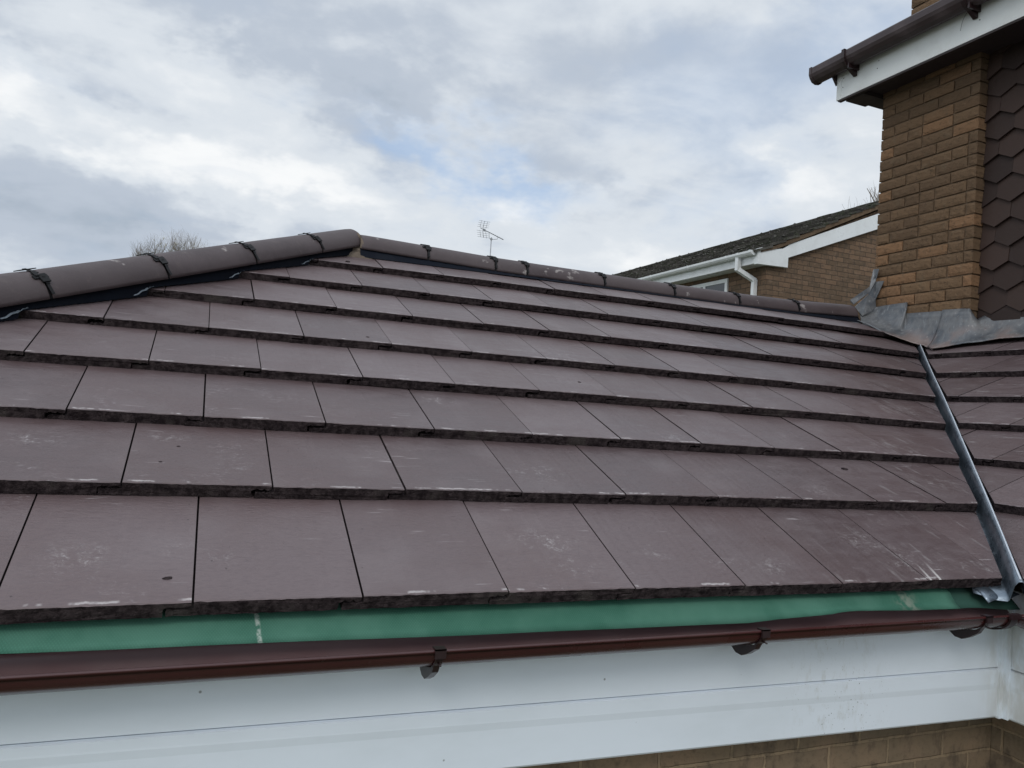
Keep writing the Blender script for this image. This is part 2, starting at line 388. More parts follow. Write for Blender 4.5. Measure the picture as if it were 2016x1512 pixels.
def felt_material():
    m, T, b = mat('green roofing felt', 0.8, 0.15)
    ob = T.new('ShaderNodeTexCoord').outputs['Object']
    d = T.noise(ob, 5, 4, 0.6)
    col = T.mix(T.ss(d, 0.35, 0.7), (0.044, 0.140, 0.095), (0.080, 0.198, 0.142))
    # fine diagonal weave
    wv = T.new('ShaderNodeTexWave', wave_type='BANDS'); rt = T.new('ShaderNodeMapping'); T.put(rt.inputs[0], ob)
    rt.inputs['Rotation'].default_value = (0, radians(45), 0); T.put(wv.inputs['Vector'], rt.outputs[0]); wv.inputs['Scale'].default_value = 80
    wv2 = T.new('ShaderNodeTexWave', wave_type='BANDS'); rt2 = T.new('ShaderNodeMapping'); T.put(rt2.inputs[0], ob)
    rt2.inputs['Rotation'].default_value = (0, radians(-45), 0); T.put(wv2.inputs['Vector'], rt2.outputs[0]); wv2.inputs['Scale'].default_value = 80
    we = T.math('MULTIPLY', wv.outputs['Fac'], wv2.outputs['Fac'])
    col = T.mix(T.math('MULTIPLY', we, 0.18), col, (0.14, 0.36, 0.27))
    ox, oy, oz = T.sep(ob)
    st = T.math('MULTIPLY', T.ss(T.math('ABSOLUTE', T.math('SUBTRACT', T.math('ADD', ox, T.math('MULTIPLY', oz, 0.15)), 0.105)), 0.006, 0.002), T.ss(T.noise(ob, 60, 3, .7), 0.35, 0.55))
    col = T.mix(T.math('MULTIPLY', st, 0.7), col, (0.50, 0.56, 0.50))
    pt = T.math('MULTIPLY', T.ss(T.math('ABSOLUTE', T.math('SUBTRACT', ox, 1.80)), 0.06, 0.0), T.ss(T.noise(ob, 30, 3, .6), 0.42, 0.62))
    col = T.mix(T.math('MULTIPLY', pt, 0.5), col, (0.36, 0.36, 0.30))
    T.put(b.inputs['Base Color'], col)
    T.put(b.inputs['Normal'], T.bump(T.noise(ob, 14, 3, .5), 0.4, 0.006, T.bump(we, 0.25, 0.0006)))
    return m
def lead_material():
    m, T, b = mat('weathered lead', 0.5, 0.5, 0.25)
    ob = T.new('ShaderNodeTexCoord').outputs['Object']
    a = T.noise(ob, 9, 5, 0.6, 0.5); st = T.noise(T.vmul(ob, 5, 5, 0.7), 11, 5, 0.65, 0.3); c = T.noise(ob, 34, 5, 0.65)
    col = T.mix(T.ss(a, 0.32, 0.68), (0.085, 0.095, 0.107), (0.18, 0.182, 0.184))
    col = T.mix(T.math('MULTIPLY', T.ss(st, 0.52, 0.70), 0.55), col, (0.10, 0.085, 0.085))
    col = T.mix(T.math('MULTIPLY', T.ss(st, 0.44, 0.30), 0.5), col, (0.32, 0.33, 0.34))
    _, oy, oz = T.sep(ob)
    low = T.math('MULTIPLY', T.ss(oz, 1.08, 0.98), T.ss(T.noise(ob, 6, 3, .5), 0.40, 0.60))
    col = T.mix(T.math('MULTIPLY', low, 0.55), col, (0.26, 0.17, 0.14))
    col = T.mix(T.math('MULTIPLY', T.ss(c, 0.60, 0.74), 0.4), col, (0.55, 0.50, 0.47))
    T.put(b.inputs['Base Color'], col)
    T.put(b.inputs['Roughness'], T.ss(a, 0.3, 0.7, 0.38, 0.62))
    T.put(b.inputs['Normal'], T.bump(T.noise(T.vmul(ob, 1, 1, .5), 16, 4, .6), 0.5, 0.008))
    return m
def metal_material():
    m, T, b = mat('grey valley sheet', 0.24, 0.6, 0.8)
    ob = T.new('ShaderNodeTexCoord').outputs['Object']
    a = T.noise(ob, 12, 5, 0.6); c = T.noise(ob, 70, 5, 0.7)
    col = T.mix(T.ss(a, 0.3, 0.7), (0.12, 0.15, 0.185), (0.22, 0.26, 0.30))
    col = T.mix(T.math('MULTIPLY', T.ss(c, 0.60, 0.72), 0.35), col, (0.60, 0.62, 0.64))
    T.put(b.inputs['Base Color'], col)
    T.put(b.inputs['Roughness'], T.ss(c, 0.3, 0.7, 0.25, 0.5))
    T.put(b.inputs['Normal'], T.bump(a, 0.2, 0.003))
    return m
def brick_unit_material(a_, b_, c_, name):
    m, T, b = mat(name, 0.9, 0.2)
    ob = T.new('ShaderNodeTexCoord').outputs['Object']
    rn = T.new('ShaderNodeUVMap', uv_map='rnd').outputs[0]; r1, r2, _ = T.sep(rn)
    col = T.mix(r1, a_, b_); col = T.mix(T.ss(r2, 0.72, 0.95), col, c_)
    f = T.noise(ob, 45, 6, 0.7); g2 = T.noise(T.vmul(ob, 1, 1, 2.2), 85, 4, 0.7); h = T.noise(ob, 14, 3, .6)
    cre = T.ss(T.noise(T.vmul(ob, 1, 1, 2.6), 26, 5, 0.65, 1.2), 0.40, 0.33)
    col = T.mix(T.math('MULTIPLY', T.ss(f, 0.5, 0.68), 0.6), col, (0.075, 0.050, 0.030))
    col = T.mix(T.math('MULTIPLY', cre, 0.75), col, (0.045, 0.030, 0.020))
    col = T.mix(T.math('MULTIPLY', T.ss(g2, 0.60, 0.75), 0.5), col, (0.46, 0.34, 0.22))
    col = T.mix(T.math('MULTIPLY', T.ss(h, 0.55, 0.75), 0.35), col, (0.15, 0.115, 0.075))
    T.put(b.inputs['Base Color'], col)
    n = T.bump(f, 0.9, 0.006); n = T.bump(g2, 0.6, 0.003, n); T.put(b.inputs['Normal'], n)
    return m
def brick_wall_material(name, axis, c1, c2, mort, dirty=0.0):
    m, T, b = mat(name, 0.9, 0.2)
    ob = T.new('ShaderNodeTexCoord').outputs['Object']; x, y, z = T.sep(ob)
    v = T.comb(x if axis == 'x' else y, z, 0.0)
    wb = T.noise(ob, 30, 3, 0.6)
    vv = T.new('ShaderNodeVectorMath', operation='ADD'); T.put(vv.inputs[0], v)
    T.put(vv.inputs[1], T.comb(T.math('MULTIPLY', T.math('SUBTRACT', wb, 0.5), 0.008), T.math('MULTIPLY', T.math('SUBTRACT', T.noise(ob, 22, 3, .6), 0.5), 0.008), 0.0))
    br = T.new('ShaderNodeTexBrick'); T.put(br.inputs['Vector'], vv.outputs[0])
    br.inputs['Scale'].default_value = 1.0; br.inputs['Brick Width'].default_value = 0.225; br.inputs['Row Height'].default_value = 0.075
    br.inputs['Mortar Size'].default_value = 0.0055; br.inputs['Mortar Smooth'].default_value = 0.35
    br.inputs['Color1'].default_value = (*c1, 1); br.inputs['Color2'].default_value = (*c2, 1); br.inputs['Mortar'].default_value = (*mort, 1)
    br.inputs['Bias'].default_value = 0.0
    f = T.noise(ob, 60, 6, 0.7); d = T.noise(ob, 5, 4, 0.65); h = T.noise(T.vmul(ob, 1, 1, 3), 9, 3, .6)
    col = T.mix(T.math('MULTIPLY', T.ss(f, 0.48, 0.7), 0.45), br.outputs['Color'], (0.09, 0.065, 0.045))
    col = T.mix(T.math('MULTIPLY', T.ss(h, 0.5, 0.7), 0.35), col, (0.27, 0.185, 0.13))
    if dirty:
        col = T.mix(T.math('MULTIPLY', T.ss(d, 0.35, 0.65), dirty), col, (0.15, 0.125, 0.085))
        col = T.mix(T.math('MULTIPLY', T.ss(T.noise(T.vmul(ob, 1, 1, .6), 17, 5, .7), 0.50, 0.68), 0.7), col, (0.085, 0.065, 0.05))
    T.put(b.inputs['Base Color'], col)
    inv = T.math('SUBTRACT', 1.0, br.outputs['Fac'])
    n = T.bump(inv, 0.8, 0.006); n = T.bump(f, 0.7, 0.004, n); T.put(b.inputs['Normal'], n)
    return m
def moss_roof_material():
    m, T, b = mat('mossy old roof tile', 0.9, 0.2)
    ob = T.new('ShaderNodeTexCoord').outputs['Object']
    rn = T.new('ShaderNodeUVMap', uv_map='rnd').outputs[0]; r1, r2, _ = T.sep(rn)
    a = T.noise(ob, 9, 6, 0.7); c = T.noise(ob, 34, 5, 0.7); d = T.noise(ob, 2.2, 4, .6)
    col = T.mix(r1, (0.045, 0.04, 0.036), (0.10, 0.092, 0.082))
    col = T.mix(T.ss(a, 0.47, 0.63), col, (0.04, 0.046, 0.026))
    col = T.mix(T.math('MULTIPLY', T.ss(c, 0.55, 0.68), 0.65), col, (0.27, 0.26, 0.225))
    col = T.mix(T.math('MULTIPLY', T.ss(d, 0.5, 0.7), 0.35), col, (0.15, 0.14, 0.12))
    T.put(b.inputs['Base Color'], col)
    T.put(b.inputs['Normal'], T.bump(a, 1.0, 0.03, T.bump(c, 0.8, 0.01)))
    return m
def hang_material():
    m, T, b = mat('hanging tile clay', 0.7, 0.35)
    ob = T.new('ShaderNodeTexCoord').outputs['Object']
    rn = T.new('ShaderNodeUVMap', uv_map='rnd').outputs[0]; r1, r2, _ = T.sep(rn)
    a = T.noise(ob, 40, 6, 0.7); c = T.noise(ob, 130, 4, .7); d = T.noise(ob, 13, 3, .6)
    col = T.mix(r1, (0.025, 0.014, 0.011), (0.050, 0.029, 0.022))
    col = T.mix(T.math('MULTIPLY', T.ss(a, 0.5, 0.7), 0.4), col, (0.035, 0.026, 0.022))
    sp = T.math('MULTIPLY', T.ss(c, 0.66, 0.74), T.ss(d, 0.56, 0.66))
    col = T.mix(T.math('MULTIPLY', sp, 0.75), col, (0.36, 0.33, 0.30))
    T.put(b.inputs['Base Color'], col)
    T.put(b.inputs['Normal'], T.bump(a, 0.5, 0.003, T.bump(c, 0.4, 0.001)))
    return m
def bark_material(name, col):
    m, T, b = mat(name, 0.9, 0.2)
    ob = T.new('ShaderNodeTexCoord').outputs['Object']
    T.put(b.inputs['Base Color'], T.mix(T.noise(T.vmul(ob, 1, 1, .3), 20, 4, .6), col, tuple(c * 0.55 for c in col)))
    return m
def mortar_material(name, a_, b_):
    m, T, b = mat(name, 0.95, 0.1)
    ob = T.new('ShaderNodeTexCoord').outputs['Object']
    f = T.noise(ob, 70, 6, .7); g2 = T.noise(ob, 12, 4, .6)
    T.put(b.inputs['Base Color'], T.mix(T.ss(g2, .3, .7), T.mix(f, a_, b_), tuple(c * .7 for c in a_)))
    T.put(b.inputs['Normal'], T.bump(f, 0.9, 0.004))
    return m

M_TILE = tile_material(); M_NOSE = nose_material(); M_RIDGE = ridge_material()
M_CLIP = plastic('black clip plastic', (0.010, 0.010, 0.011), 0.55, 0.2, 0.25, (0.03, 0.028, 0.026))
M_ROLL = plastic('dark ridge roll', (0.007, 0.009, 0.015), 0.8, 0.12, 0.3, (0.02, 0.025, 0.035), 0.002)
M_GUT = plastic('brown gutter plastic', (0.055, 0.014, 0.014), 0.24, 0.55, 0.25, (0.10, 0.05, 0.045))
M_GIN = plastic('gutter inside sky sheen', (0.145, 0.085, 0.088), 0.45, 0.5, 0.35, (0.19, 0.14, 0.14))  # lighter base colour paints in the sky reflected inside the gutter
M_GUT2 = plastic('dull brown gutter plastic', (0.048, 0.031, 0.032), 0.42, 0.5, 0.4, (0.13, 0.10, 0.10))
M_BRK = plastic('bracket plastic', (0.024, 0.011, 0.012), 0.35, 0.5, 0.2)
M_FELT2 = plastic('dull green felt', (0.035, 0.085, 0.065), 0.85, 0.1, 0.5, (0.06, 0.07, 0.06))
M_CREST = plastic('painted crest highlight', (0.55, 0.60, 0.66), 0.22, 0.8, 0.35, (0.25, 0.28, 0.32))  # pale base colour paints the sky highlight along the valley crest
M_FOIL = plastic('fold reflected light', (0.26, 0.30, 0.34), 0.4, 0.5, 0.3)  # light reflected off the draped roll, put into a pale colour
M_WHITE = fascia_material()
M_WHITE2 = plastic('white painted board', (0.72, 0.74, 0.72), 0.4, 0.4, 0.3, (0.45, 0.45, 0.42))
M_PVC = plastic('white plastic pipe', (0.78, 0.80, 0.80), 0.32, 0.5, 0.25, (0.5, 0.5, 0.47))
M_SOFF = plastic('dark soffit board', (0.045, 0.035, 0.035), 0.6, 0.3, 0.3)
M_FELT = felt_material(); M_LEAD = lead_material(); M_METAL = metal_material()
M_BRICK = brick_unit_material((0.115, 0.074, 0.045), (0.190, 0.118, 0.066), (0.235, 0.132, 0.070), 'buff rough brick')
M_MORT = mortar_material('brown mortar', (0.145, 0.102, 0.068), (0.195, 0.138, 0.092))
M_MORT2 = mortar_material('pale ridge mortar', (0.17, 0.135, 0.105), (0.26, 0.21, 0.165))
M_WALL = brick_wall_material('weathered wall brick', 'x', (0.30, 0.205, 0.130), (0.21, 0.155, 0.105), (0.36, 0.26, 0.165), 0.40)
M_WALLY = brick_wall_material('weathered return brick', 'y', (0.30, 0.205, 0.130), (0.21, 0.155, 0.105), (0.36, 0.26, 0.165), 0.40)
M_NBX = brick_wall_material('neighbour gable brick', 'x', (0.21, 0.130, 0.082), (0.125, 0.085, 0.056), (0.065, 0.048, 0.035), 0.1)
M_NBY = brick_wall_material('neighbour side brick', 'y', (0.21, 0.130, 0.082), (0.125, 0.085, 0.056), (0.065, 0.048, 0.035), 0.1)
M_MOSS = moss_roof_material(); M_HANG = hang_material()
M_STEEL = plastic('galvanised aerial metal', (0.30, 0.31, 0.33), 0.4, 0.5, 0.3)
M_BARK = bark_material('grey bark', (0.26, 0.22, 0.18)); M_BUD = bark_material('yellow twig', (0.38, 0.34, 0.14))
mG, TG, bG = mat('window glass', 0.05, 0.6, 0.0, (0.05, 0.06, 0.07)); M_GLASS = mG
mg, Tg, bg_ = mat('ground mix', 0.9, 0.2)
_ob = Tg.new('ShaderNodeTexCoord').outputs['Object']
Tg.put(bg_.inputs['Base Color'], Tg.mix(Tg.noise(_ob, 0.6, 6, .6), (0.16, 0.155, 0.14), (0.09, 0.12, 0.05)))

# ------------------------------------------------------------------ roof geometry
TH = 0.4330; W = 0.3109; G = 0.345; TK = 0.031
DV = [-.033, .023, .007, .004, -.05, -.012, .01, .019]
PX0 = 2.2                       # inner corner (valley foot) at (2.2, 0)
TT = tan(TH)
def warp(u, v):
    U = min(u, 13) / 6; V = v / 7
    return .0016 * U * V - .0043 * U * U - .0110 * V * V - .0031 * U * U * V + .0271 * U * V * V
def row_s(v): return (v + DV[v]) * G
def row_n(v, u): return (-.027 if v == 0 else 0.0) + warp(u, v)
def P_main(a, s, n): return (a, s * cos(TH) - n * sin(TH), s * sin(TH) + n * cos(TH))
def P_right(a, s, n): return (PX0 + s * cos(TH) - n * sin(TH), -a, s * sin(TH) + n * cos(TH))
def P_left(a, s, n):          # hip end, facing -x ; its eave is the line x = HX
    return (HX + s * cos(TH) - n * sin(TH), -a, s * sin(TH) + n * cos(TH))
HX = -1.865

def tile_profile(rs):
    """closed outline (a, n) of one tile seen on its nose, under-lock left, over-lip right"""
    gp = 0.0028
    pts = []
    def seg(a0, n0, a1, n1, k, jx, jn):
        for i in range(k):
            t = i / k
            pts.append((a0 + (a1 - a0) * t + rs.uniform(-jx, jx), n0 + (n1 - n0) * t + rs.uniform(-jn, jn)))
    lip = 0.046 + rs.uniform(-.005, .005)
    nm = -TK * 0.52 + rs.uniform(-.002, .002)
    seg(0.001, 0, W - gp, 0, 26, .0008, .0003)                 # top face, left to right
    seg(W - gp, 0, W - gp, nm + .003, 2, .0012, .0008)          # lip end
    seg(W - gp, nm + .0045, W - lip + .004, nm + .0042, 8, .001, .0022)   # underside of lip
    seg(W - lip + .001, nm + .002, W - lip, -TK, 3, .0016, .001)
    seg(W - lip, -TK, -lip + .0035, -TK, 22, .001, .0007)       # underside
    seg(-lip + .0045, -TK, -lip + .005, nm - .003, 3, .0016, .001)
    seg(-lip + .005, nm - .0025, 0.0, nm - .003, 8, .001, .0020)
    seg(0.001, nm - .002, 0.001, -.001, 2, .0008, .0008)
    return pts
PROFILES = [tile_profile(random.Random(k)) for k in range(9)]

def make_slope(name, parent, place, rows, u_range, cuts, uoff, right=False, seed=1):
    rnd = random.Random(seed)
    bm = bmesh.new()
    uvl = bm.loops.layers.uv.new('local'); uvr = bm.loops.layers.uv.new('rnd')
    for v in range(rows):
        lo, hi = u_range(v)
        half = 0.5 if v % 2 else 0.0
        s0 = row_s(v) if v < 8 else v * G
        k0 = math.floor(lo / W - half) - 1; k1 = math.ceil(hi / W - half) + 1
        for k in range(k0, k1 + 1):
            a0 = (k + half) * W + uoff
            prof = PROFILES[rnd.randrange(len(PROFILES))]
            r = (rnd.random(), rnd.random())
            dn = rnd.uniform(-.0012, .0012); ds = rnd.uniform(-.0025, .0025); tilt = rnd.uniform(-.0015, .0015)
            L = 0.385 if v < rows - 1 else 0.34
            stations = [(0.0, 0.0014), (0.0035, 0.0), (0.05, 0), (0.18, 0), (L, 0)]
            rings = []
            for si, (ss_, drop) in enumerate(stations):
                ring = []
                for (a, n) in prof:
                    u = (a0 + a) / W if not right else 4.0
                    vv = v + ss_ / G
                    base = row_n(v, u if u > -4 else -4) if v < 8 and not right else (-.027 if v == 0 else 0)
                    sag = -(.006 if v == 0 else TK + .001) * ss_ / G
                    top = n > -.002
                    js = 0.0
                    if si == 0:
                        js = .0018 * mnoise.noise(Vector((a * 60 + k * 9, n * 90, v * 3.3))) + (.0014 * mnoise.noise(Vector((a * 260 + k * 5, n * 300, v))))
                        if top: js += .0006
                    nn = n - (drop * (1 + .9 * mnoise.noise(Vector((a * 140, k * 3.1, v * 7.7)))) if top and si == 0 else 0)
                    ring.append(bm.verts.new(place(a0 + a, s0 + ss_ + ds + js, base + nn + sag + dn + tilt * a / W)))
                rings.append(ring)
            n_ = len(prof)
            def fin(f, mi, uvf):
                f.material_index = mi; f.smooth = False
                for lp, (ua, us) in zip(f.loops, uvf):
                    lp[uvl].uv = (ua, us); lp[uvr].uv = r
            for i in range(len(rings) - 1):
                A, B = rings[i], rings[i + 1]
                for j in range(n_):
                    j2 = (j + 1) % n_
                    f = bm.faces.new((A[j], A[j2], B[j2], B[j]))
                    top = j < 26
                    fin(f, 0 if top and i >= 1 else (0 if top and i == 0 else 1),
                        [(prof[j][0], stations[i][0]), (prof[j2][0], stations[i][0]), (prof[j2][0], stations[i + 1][0]), (prof[j][0], stations[i + 1][0])])
            f = bm.faces.new(rings[0][::-1]); fin(f, 1, [(p[0], 0) for p in prof[::-1]])
            f = bm.faces.new(rings[-1]); fin(f, 1, [(p[0], L) for p in prof])
    for (pt, no) in cuts:
        geom = list(bm.verts) + list(bm.edges) + list(bm.faces)
        r_ = bmesh.ops.bisect_plane(bm, geom=geom, plane_co=pt, plane_no=no, clear_outer=True, dist=1e-5)
        ed = [e_ for e_ in r_['geom_cut'] if isinstance(e_, bmesh.types.BMEdge)]
        res = bmesh.ops.holes_fill(bm, edges=ed, sides=0)
        for f in res['faces']: f.material_index = 1
    bmesh.ops.recalc_face_normals(bm, faces=bm.faces)
    me = bpy.data.meshes.new(name); bm.to_mesh(me); bm.free()
    me.materials.append(M_TILE); me.materials.append(M_NOSE)
    o = bpy.data.objects.new(name, me); COL.objects.link(o); o.parent = parent
    o.location = -Vector(parent.location)
    return o

EXT = thing('extension_building', 'single-storey brick extension under a newly tiled dark brown hipped roof', 'house extension', (0.6, 0.2, -2.5))
YR = 2.507                                   # ridge line
Q2 = sqrt(0.5)
hipcut = ((0 + HX + .11, 0, 0), (-1, 1, 0))    # keep x > y + HX + .11
hipcut = (Vector((HX + .078, 0, 0)), Vector((-1, 1, 0)).normalized())
valcutL = (Vector((PX0 - .040, 0, 0)), Vector((1, -1, 0)).normalized())
ridgecut = (Vector((0, YR - .02, 0)), Vector((0, 1, 0)))
slope_main = make_slope('roof_slope', EXT, P_main, 8,
    lambda v: (max(-1.6, HX + (v - .2) * G * cos(TH)), PX0 + (v + 1.2) * G * cos(TH)),
    [hipcut, valcutL, ridgecut], 0.0, seed=3)
slope_main['label'] = 'front roof slope of overlapping flat brown tiles between the hip and the valley'
valcutR = (Vector((PX0 + .032, 0, 0)), Vector((-1, 1, 0)).normalized())
wallcut = (Vector((4.36, 0, 0)), Vector((1, 0, 0)))
slope_right = make_slope('roof_slope', EXT, P_right, 7, lambda v: (-(v + 1.2) * G * cos(TH), 1.9),
    [valcutR, wallcut], 0.10, right=True, seed=11)
slope_right['label'] = 'side roof slope right of the valley, rising to the tile-hung wall'

# plain hip-end and rear slopes (turned away from the photograph)
b = MB()
zr = YR * TT
b.add([(HX - .05, -1.9, -.05), (HX - .05, -.05, -.05), (HX + YR, YR, zr - .02), (HX - .05, YR * 2 + .05, -.05), (HX - .05, 2.5, -.05)],
      [(0, 1, 2, 4), (4, 2, 3)])
b.add([(HX, 2 * YR, -.03), (4.37, 2 * YR, -.03), (4.37, YR, zr - .02), (HX + YR, YR, zr - .02)], [(0, 1, 2, 3)])
# re-do the left part cleanly: hip end triangle only
b.v = b.v; b.f = [[1, 2, 3], [5, 6, 7, 8]]; b.m = [0, 0]; b.r = [(.5, .5)] * 2; b.sm = [False] * 2
rear = b.build('rear_roof_slope', M_NOSE, EXT)

# dark counter surface under the tiles (battens and deck) so no light leaks through joints
b = MB()
def deck(place, poly): b.add([place(a, s, -.075) for a, s in poly] + [place(a, s, -.095) for a, s in poly], [tuple(range(len(poly))), tuple(range(2 * len(poly) - 1, len(poly) - 1, -1))])
c_ = cos(TH)
deck(P_main, [(-1.86, .04 / c_), (PX0 + .02, .04 / c_), (PX0 + YR, YR / c_), (HX + YR, YR / c_)])
deck(P_right, [(-.04, .04 / c_), (1.9, .04 / c_), (1.9, 2.15 / c_), (-2.15, 2.15 / c_)])
b.build('roof_deck', M_NOSE, EXT)

# ------------------------------------------------------------------ ridge and hip tiles
RR = 0.090
def ridge_dz(x):
    return float(np.interp(x, [0.66, 1.5, 3.0, 3.6, 4.15], [.013, -.007, -.010, .002, .028]))
def half_round(p0, p1, up, side, parent, label=None, gap=.0062, name='ridge_tile', rnd=random.Random(5)):
    p0 = Vector(p0); p1 = Vector(p1); d = (p1 - p0).normalized(); L = (p1 - p0).length
    b = MB(); n = 22; k = 10
    r0 = (rnd.random(), rnd.random())
    outer = []; inner = []
    for i in range(k + 1):
        t = gap + (L - 2 * gap) * i / k
        ro = []; ri = []
        for j in range(n + 1):
            a = pi * j / n
            e_ = 0.0
            if i in (0, k): e_ = .0022 * mnoise.noise(Vector((a * 5, L * 37 + i, p0.x * 11)))
            rad = RR + .0008 * mnoise.noise(Vector((a * 4, t * 8, p0.x * 5))) - (.0015 if i in (0, k) else 0)
            c = p0 + d * (t + e_)
            ro.append(c + side * (rad * cos(a)) + up * (rad * sin(a)))
            ri.append(c + side * ((RR - .014) * cos(a)) + up * ((RR - .014) * sin(a)))
        outer.append(ro); inner.append(ri)
    V = [v for r in outer for v in r] + [v for r in inner for v in r]; m = n + 1; o_ = (k + 1) * m
    F = []
    for i in range(k):
        for j in range(n):
            F.append((i * m + j, i * m + j + 1, (i + 1) * m + j + 1, (i + 1) * m + j))
            F.append((o_ + i * m + j, o_ + (i + 1) * m + j, o_ + (i + 1) * m + j + 1, o_ + i * m + j + 1))
        F.append((i * m, (i + 1) * m, o_ + (i + 1) * m, o_ + i * m)); F.append((i * m + n, o_ + i * m + n, o_ + (i + 1) * m + n, (i + 1) * m + n))
    b.add(V, F, 0, r0, True)
    E = [(j, o_ + j, o_ + j + 1, j + 1) for j in range(n)] + [(k * m + j, k * m + j + 1, o_ + k * m + j + 1, o_ + k * m + j) for j in range(n)]
    b.add(V, E, 0, r0, False)
    o = b.build(name, M_RIDGE, parent)
    if label: o['label'] = label
    return o
def clip(p, d, up, side, parent, rnd):
    """black plastic union between two ridge tiles: recessed band, front clip and cap plate"""
    p = Vector(p); b = MB()
    n = 20; V = []
    for rad in (RR - .006, RR - .012):
        for t in (-.009, .009):
            for j in range(n + 1):
                a = pi * j / n; V.append(p + d * t + side * (rad * cos(a)) + up * (rad * sin(a)))
    m = n + 1
    F = [(j, j + 1, m + j + 1, m + j) for j in range(n)] + [(2 * m + j, 3 * m + j, 3 * m + j + 1, 2 * m + j + 1) for j in range(n)]
    F += [(j, 2 * m + j, 2 * m + j + 1, j + 1) for j in range(n)] + [(m + j, m + j + 1, 3 * m + j + 1, 3 * m + j) for j in range(n)]
    b.add(V, F)
    def plate(ang, hl, hw, th, off=0, lift=0):
        ca, sa = cos(ang), sin(ang)
        nrm = side * ca + up * sa; tan_ = up * ca - side * sa
        b.obox(p + nrm * (RR + th / 2 + .0005 + lift) + d * off, d * hl, tan_ * hw, nrm * (th / 2))
    j = rnd.uniform(-.04, .04)
    plate(radians(52) + j, .024, .0075, .004, -.003)
    plate(radians(47) + j, .013, .017, .006, .003)
    plate(radians(60) + j, .007, .012, .007, -.012)
    plate(radians(28), .005, .032, .0022, .003)
    plate(radians(38), .006, .012, .003, .004)
    plate(radians(96), .026, .018, .003, 0, .001)
    plate(radians(78), .006, .030, .0022, -.003)
    plate(radians(140), .020, .014, .004)
    return b.build('ridge_clip', M_CLIP, parent)

rj = [0.700, 1.061, 1.447, 1.637, 2.131, 2.617, 3.105, 3.586, 4.105]
rc = random.Random(21)
ZR0 = 1.125
for i in range(len(rj) - 1):
    x0, x1 = rj[i], rj[i + 1]
    t = half_round((x0, YR, ZR0 + ridge_dz(x0)), (x1, YR, ZR0 + ridge_dz(x1)), Vector((0, 0, 1)), Vector((0, -1, 0)), EXT)
    if i > 0:
        clip((x0, YR, ZR0 + ridge_dz(x0)), Vector((1, 0, 0)), Vector((0, 0, 1)), Vector((0, -1, 0)), t, rc)
    if i == 2: t['label'] = 'cut ridge tile, the shortest on the ridge'
hd = Vector((1, 1, TT)).normalized(); hs = Vector((1, -1, 0)).normalized(); hu = hs.cross(hd)
if hu.z < 0: hu = -hu
hj = [-1.80, -1.49, -1.17, -.849, -.526, -.207, .115, .427, .672]
for i in range(len(hj) - 1):
    q0 = Vector((hj[i], hj[i] - HX, (hj[i] - HX) * TT - .005)); q1 = Vector((hj[i + 1], hj[i + 1] - HX, (hj[i + 1] - HX) * TT - .005))
    t = half_round(q0, q1, hu, hs, EXT, name='hip_tile')
    if i > 0: clip(q0, hd, hu, hs, t, rc)
# pale mortar where hip and ridge meet
b = MB()
rows = []
for i, t in enumerate(np.linspace(-1, 1, 7)):
    row = []
    for j in range(17):
        a = pi * j / 16 * .94
        r_ = RR + .0015 - .007 * t * t + .003 * mnoise.noise(Vector((t * 3, a * 6, 1)))
        dirn = (hs * (1 - (t + 1) / 2) + Vector((0, -1, 0)) * ((t + 1) / 2)).normalized()
        upn = (hu * (1 - (t + 1) / 2) + Vector((0, 0, 1)) * ((t + 1) / 2)).normalized()
        c = Vector((.684, YR, 1.141)) + Vector((t * .017, t * .004, 0))
        row.append(c + dirn * r_ * cos(a) + upn * r_ * sin(a))
    rows.append(row)
b.grid(rows)
row2 = []
for i, x in enumerate(np.linspace(.600, .770, 11)):
    e_ = .008 * mnoise.noise(Vector((x * 30, 2, 2))); sh = 1 - abs((x - .69) / .09) ** 2
    row2.append([(x, YR - .070, 1.128), (x, YR - .088 - .004 * sh, 1.112), (x, YR - .094 - .010 * sh + e_ * .4, 1.093), (x, YR - .108 - .010 * sh + e_, 1.068)])
b.grid(row2)
b.box((.58, YR - .068, 1.02), (.80, YR + .06, 1.165))
b.box((.60, YR - .078, 1.06), (.74, YR - .069, 1.138))
mo = b.build('ridge_mortar', M_MORT2, EXT); mo['label'] = 'pale mortar joining the hip to the ridge'
b = MB(); rows = []
for i, t in enumerate(np.linspace(0, 1, 6)):
    row = []
    for j in range(15):
        a = pi * j / 14 * .97
        r_ = (RR + .003) * (1 - .35 * t ** 2) + .004 * mnoise.noise(Vector((t * 4, a * 5, 7)))
        row.append(Vector((4.095 + .06 * t, YR - r_ * cos(a) - .0, ZR0 + .022 + r_ * sin(a) - .03 * t)))
    rows.append(row)
b.grid(rows)
b.add([r[0] for r in rows] + [Vector(r[0]) + Vector((0, -.03, -.045)) for r in rows], [(i, i + 1, 7 + i, 6 + i) for i in range(5)])
mo = b.build('ridge_mortar', M_MORT, EXT); mo['label'] = 'brown mortar at the ridge end by the chimney'

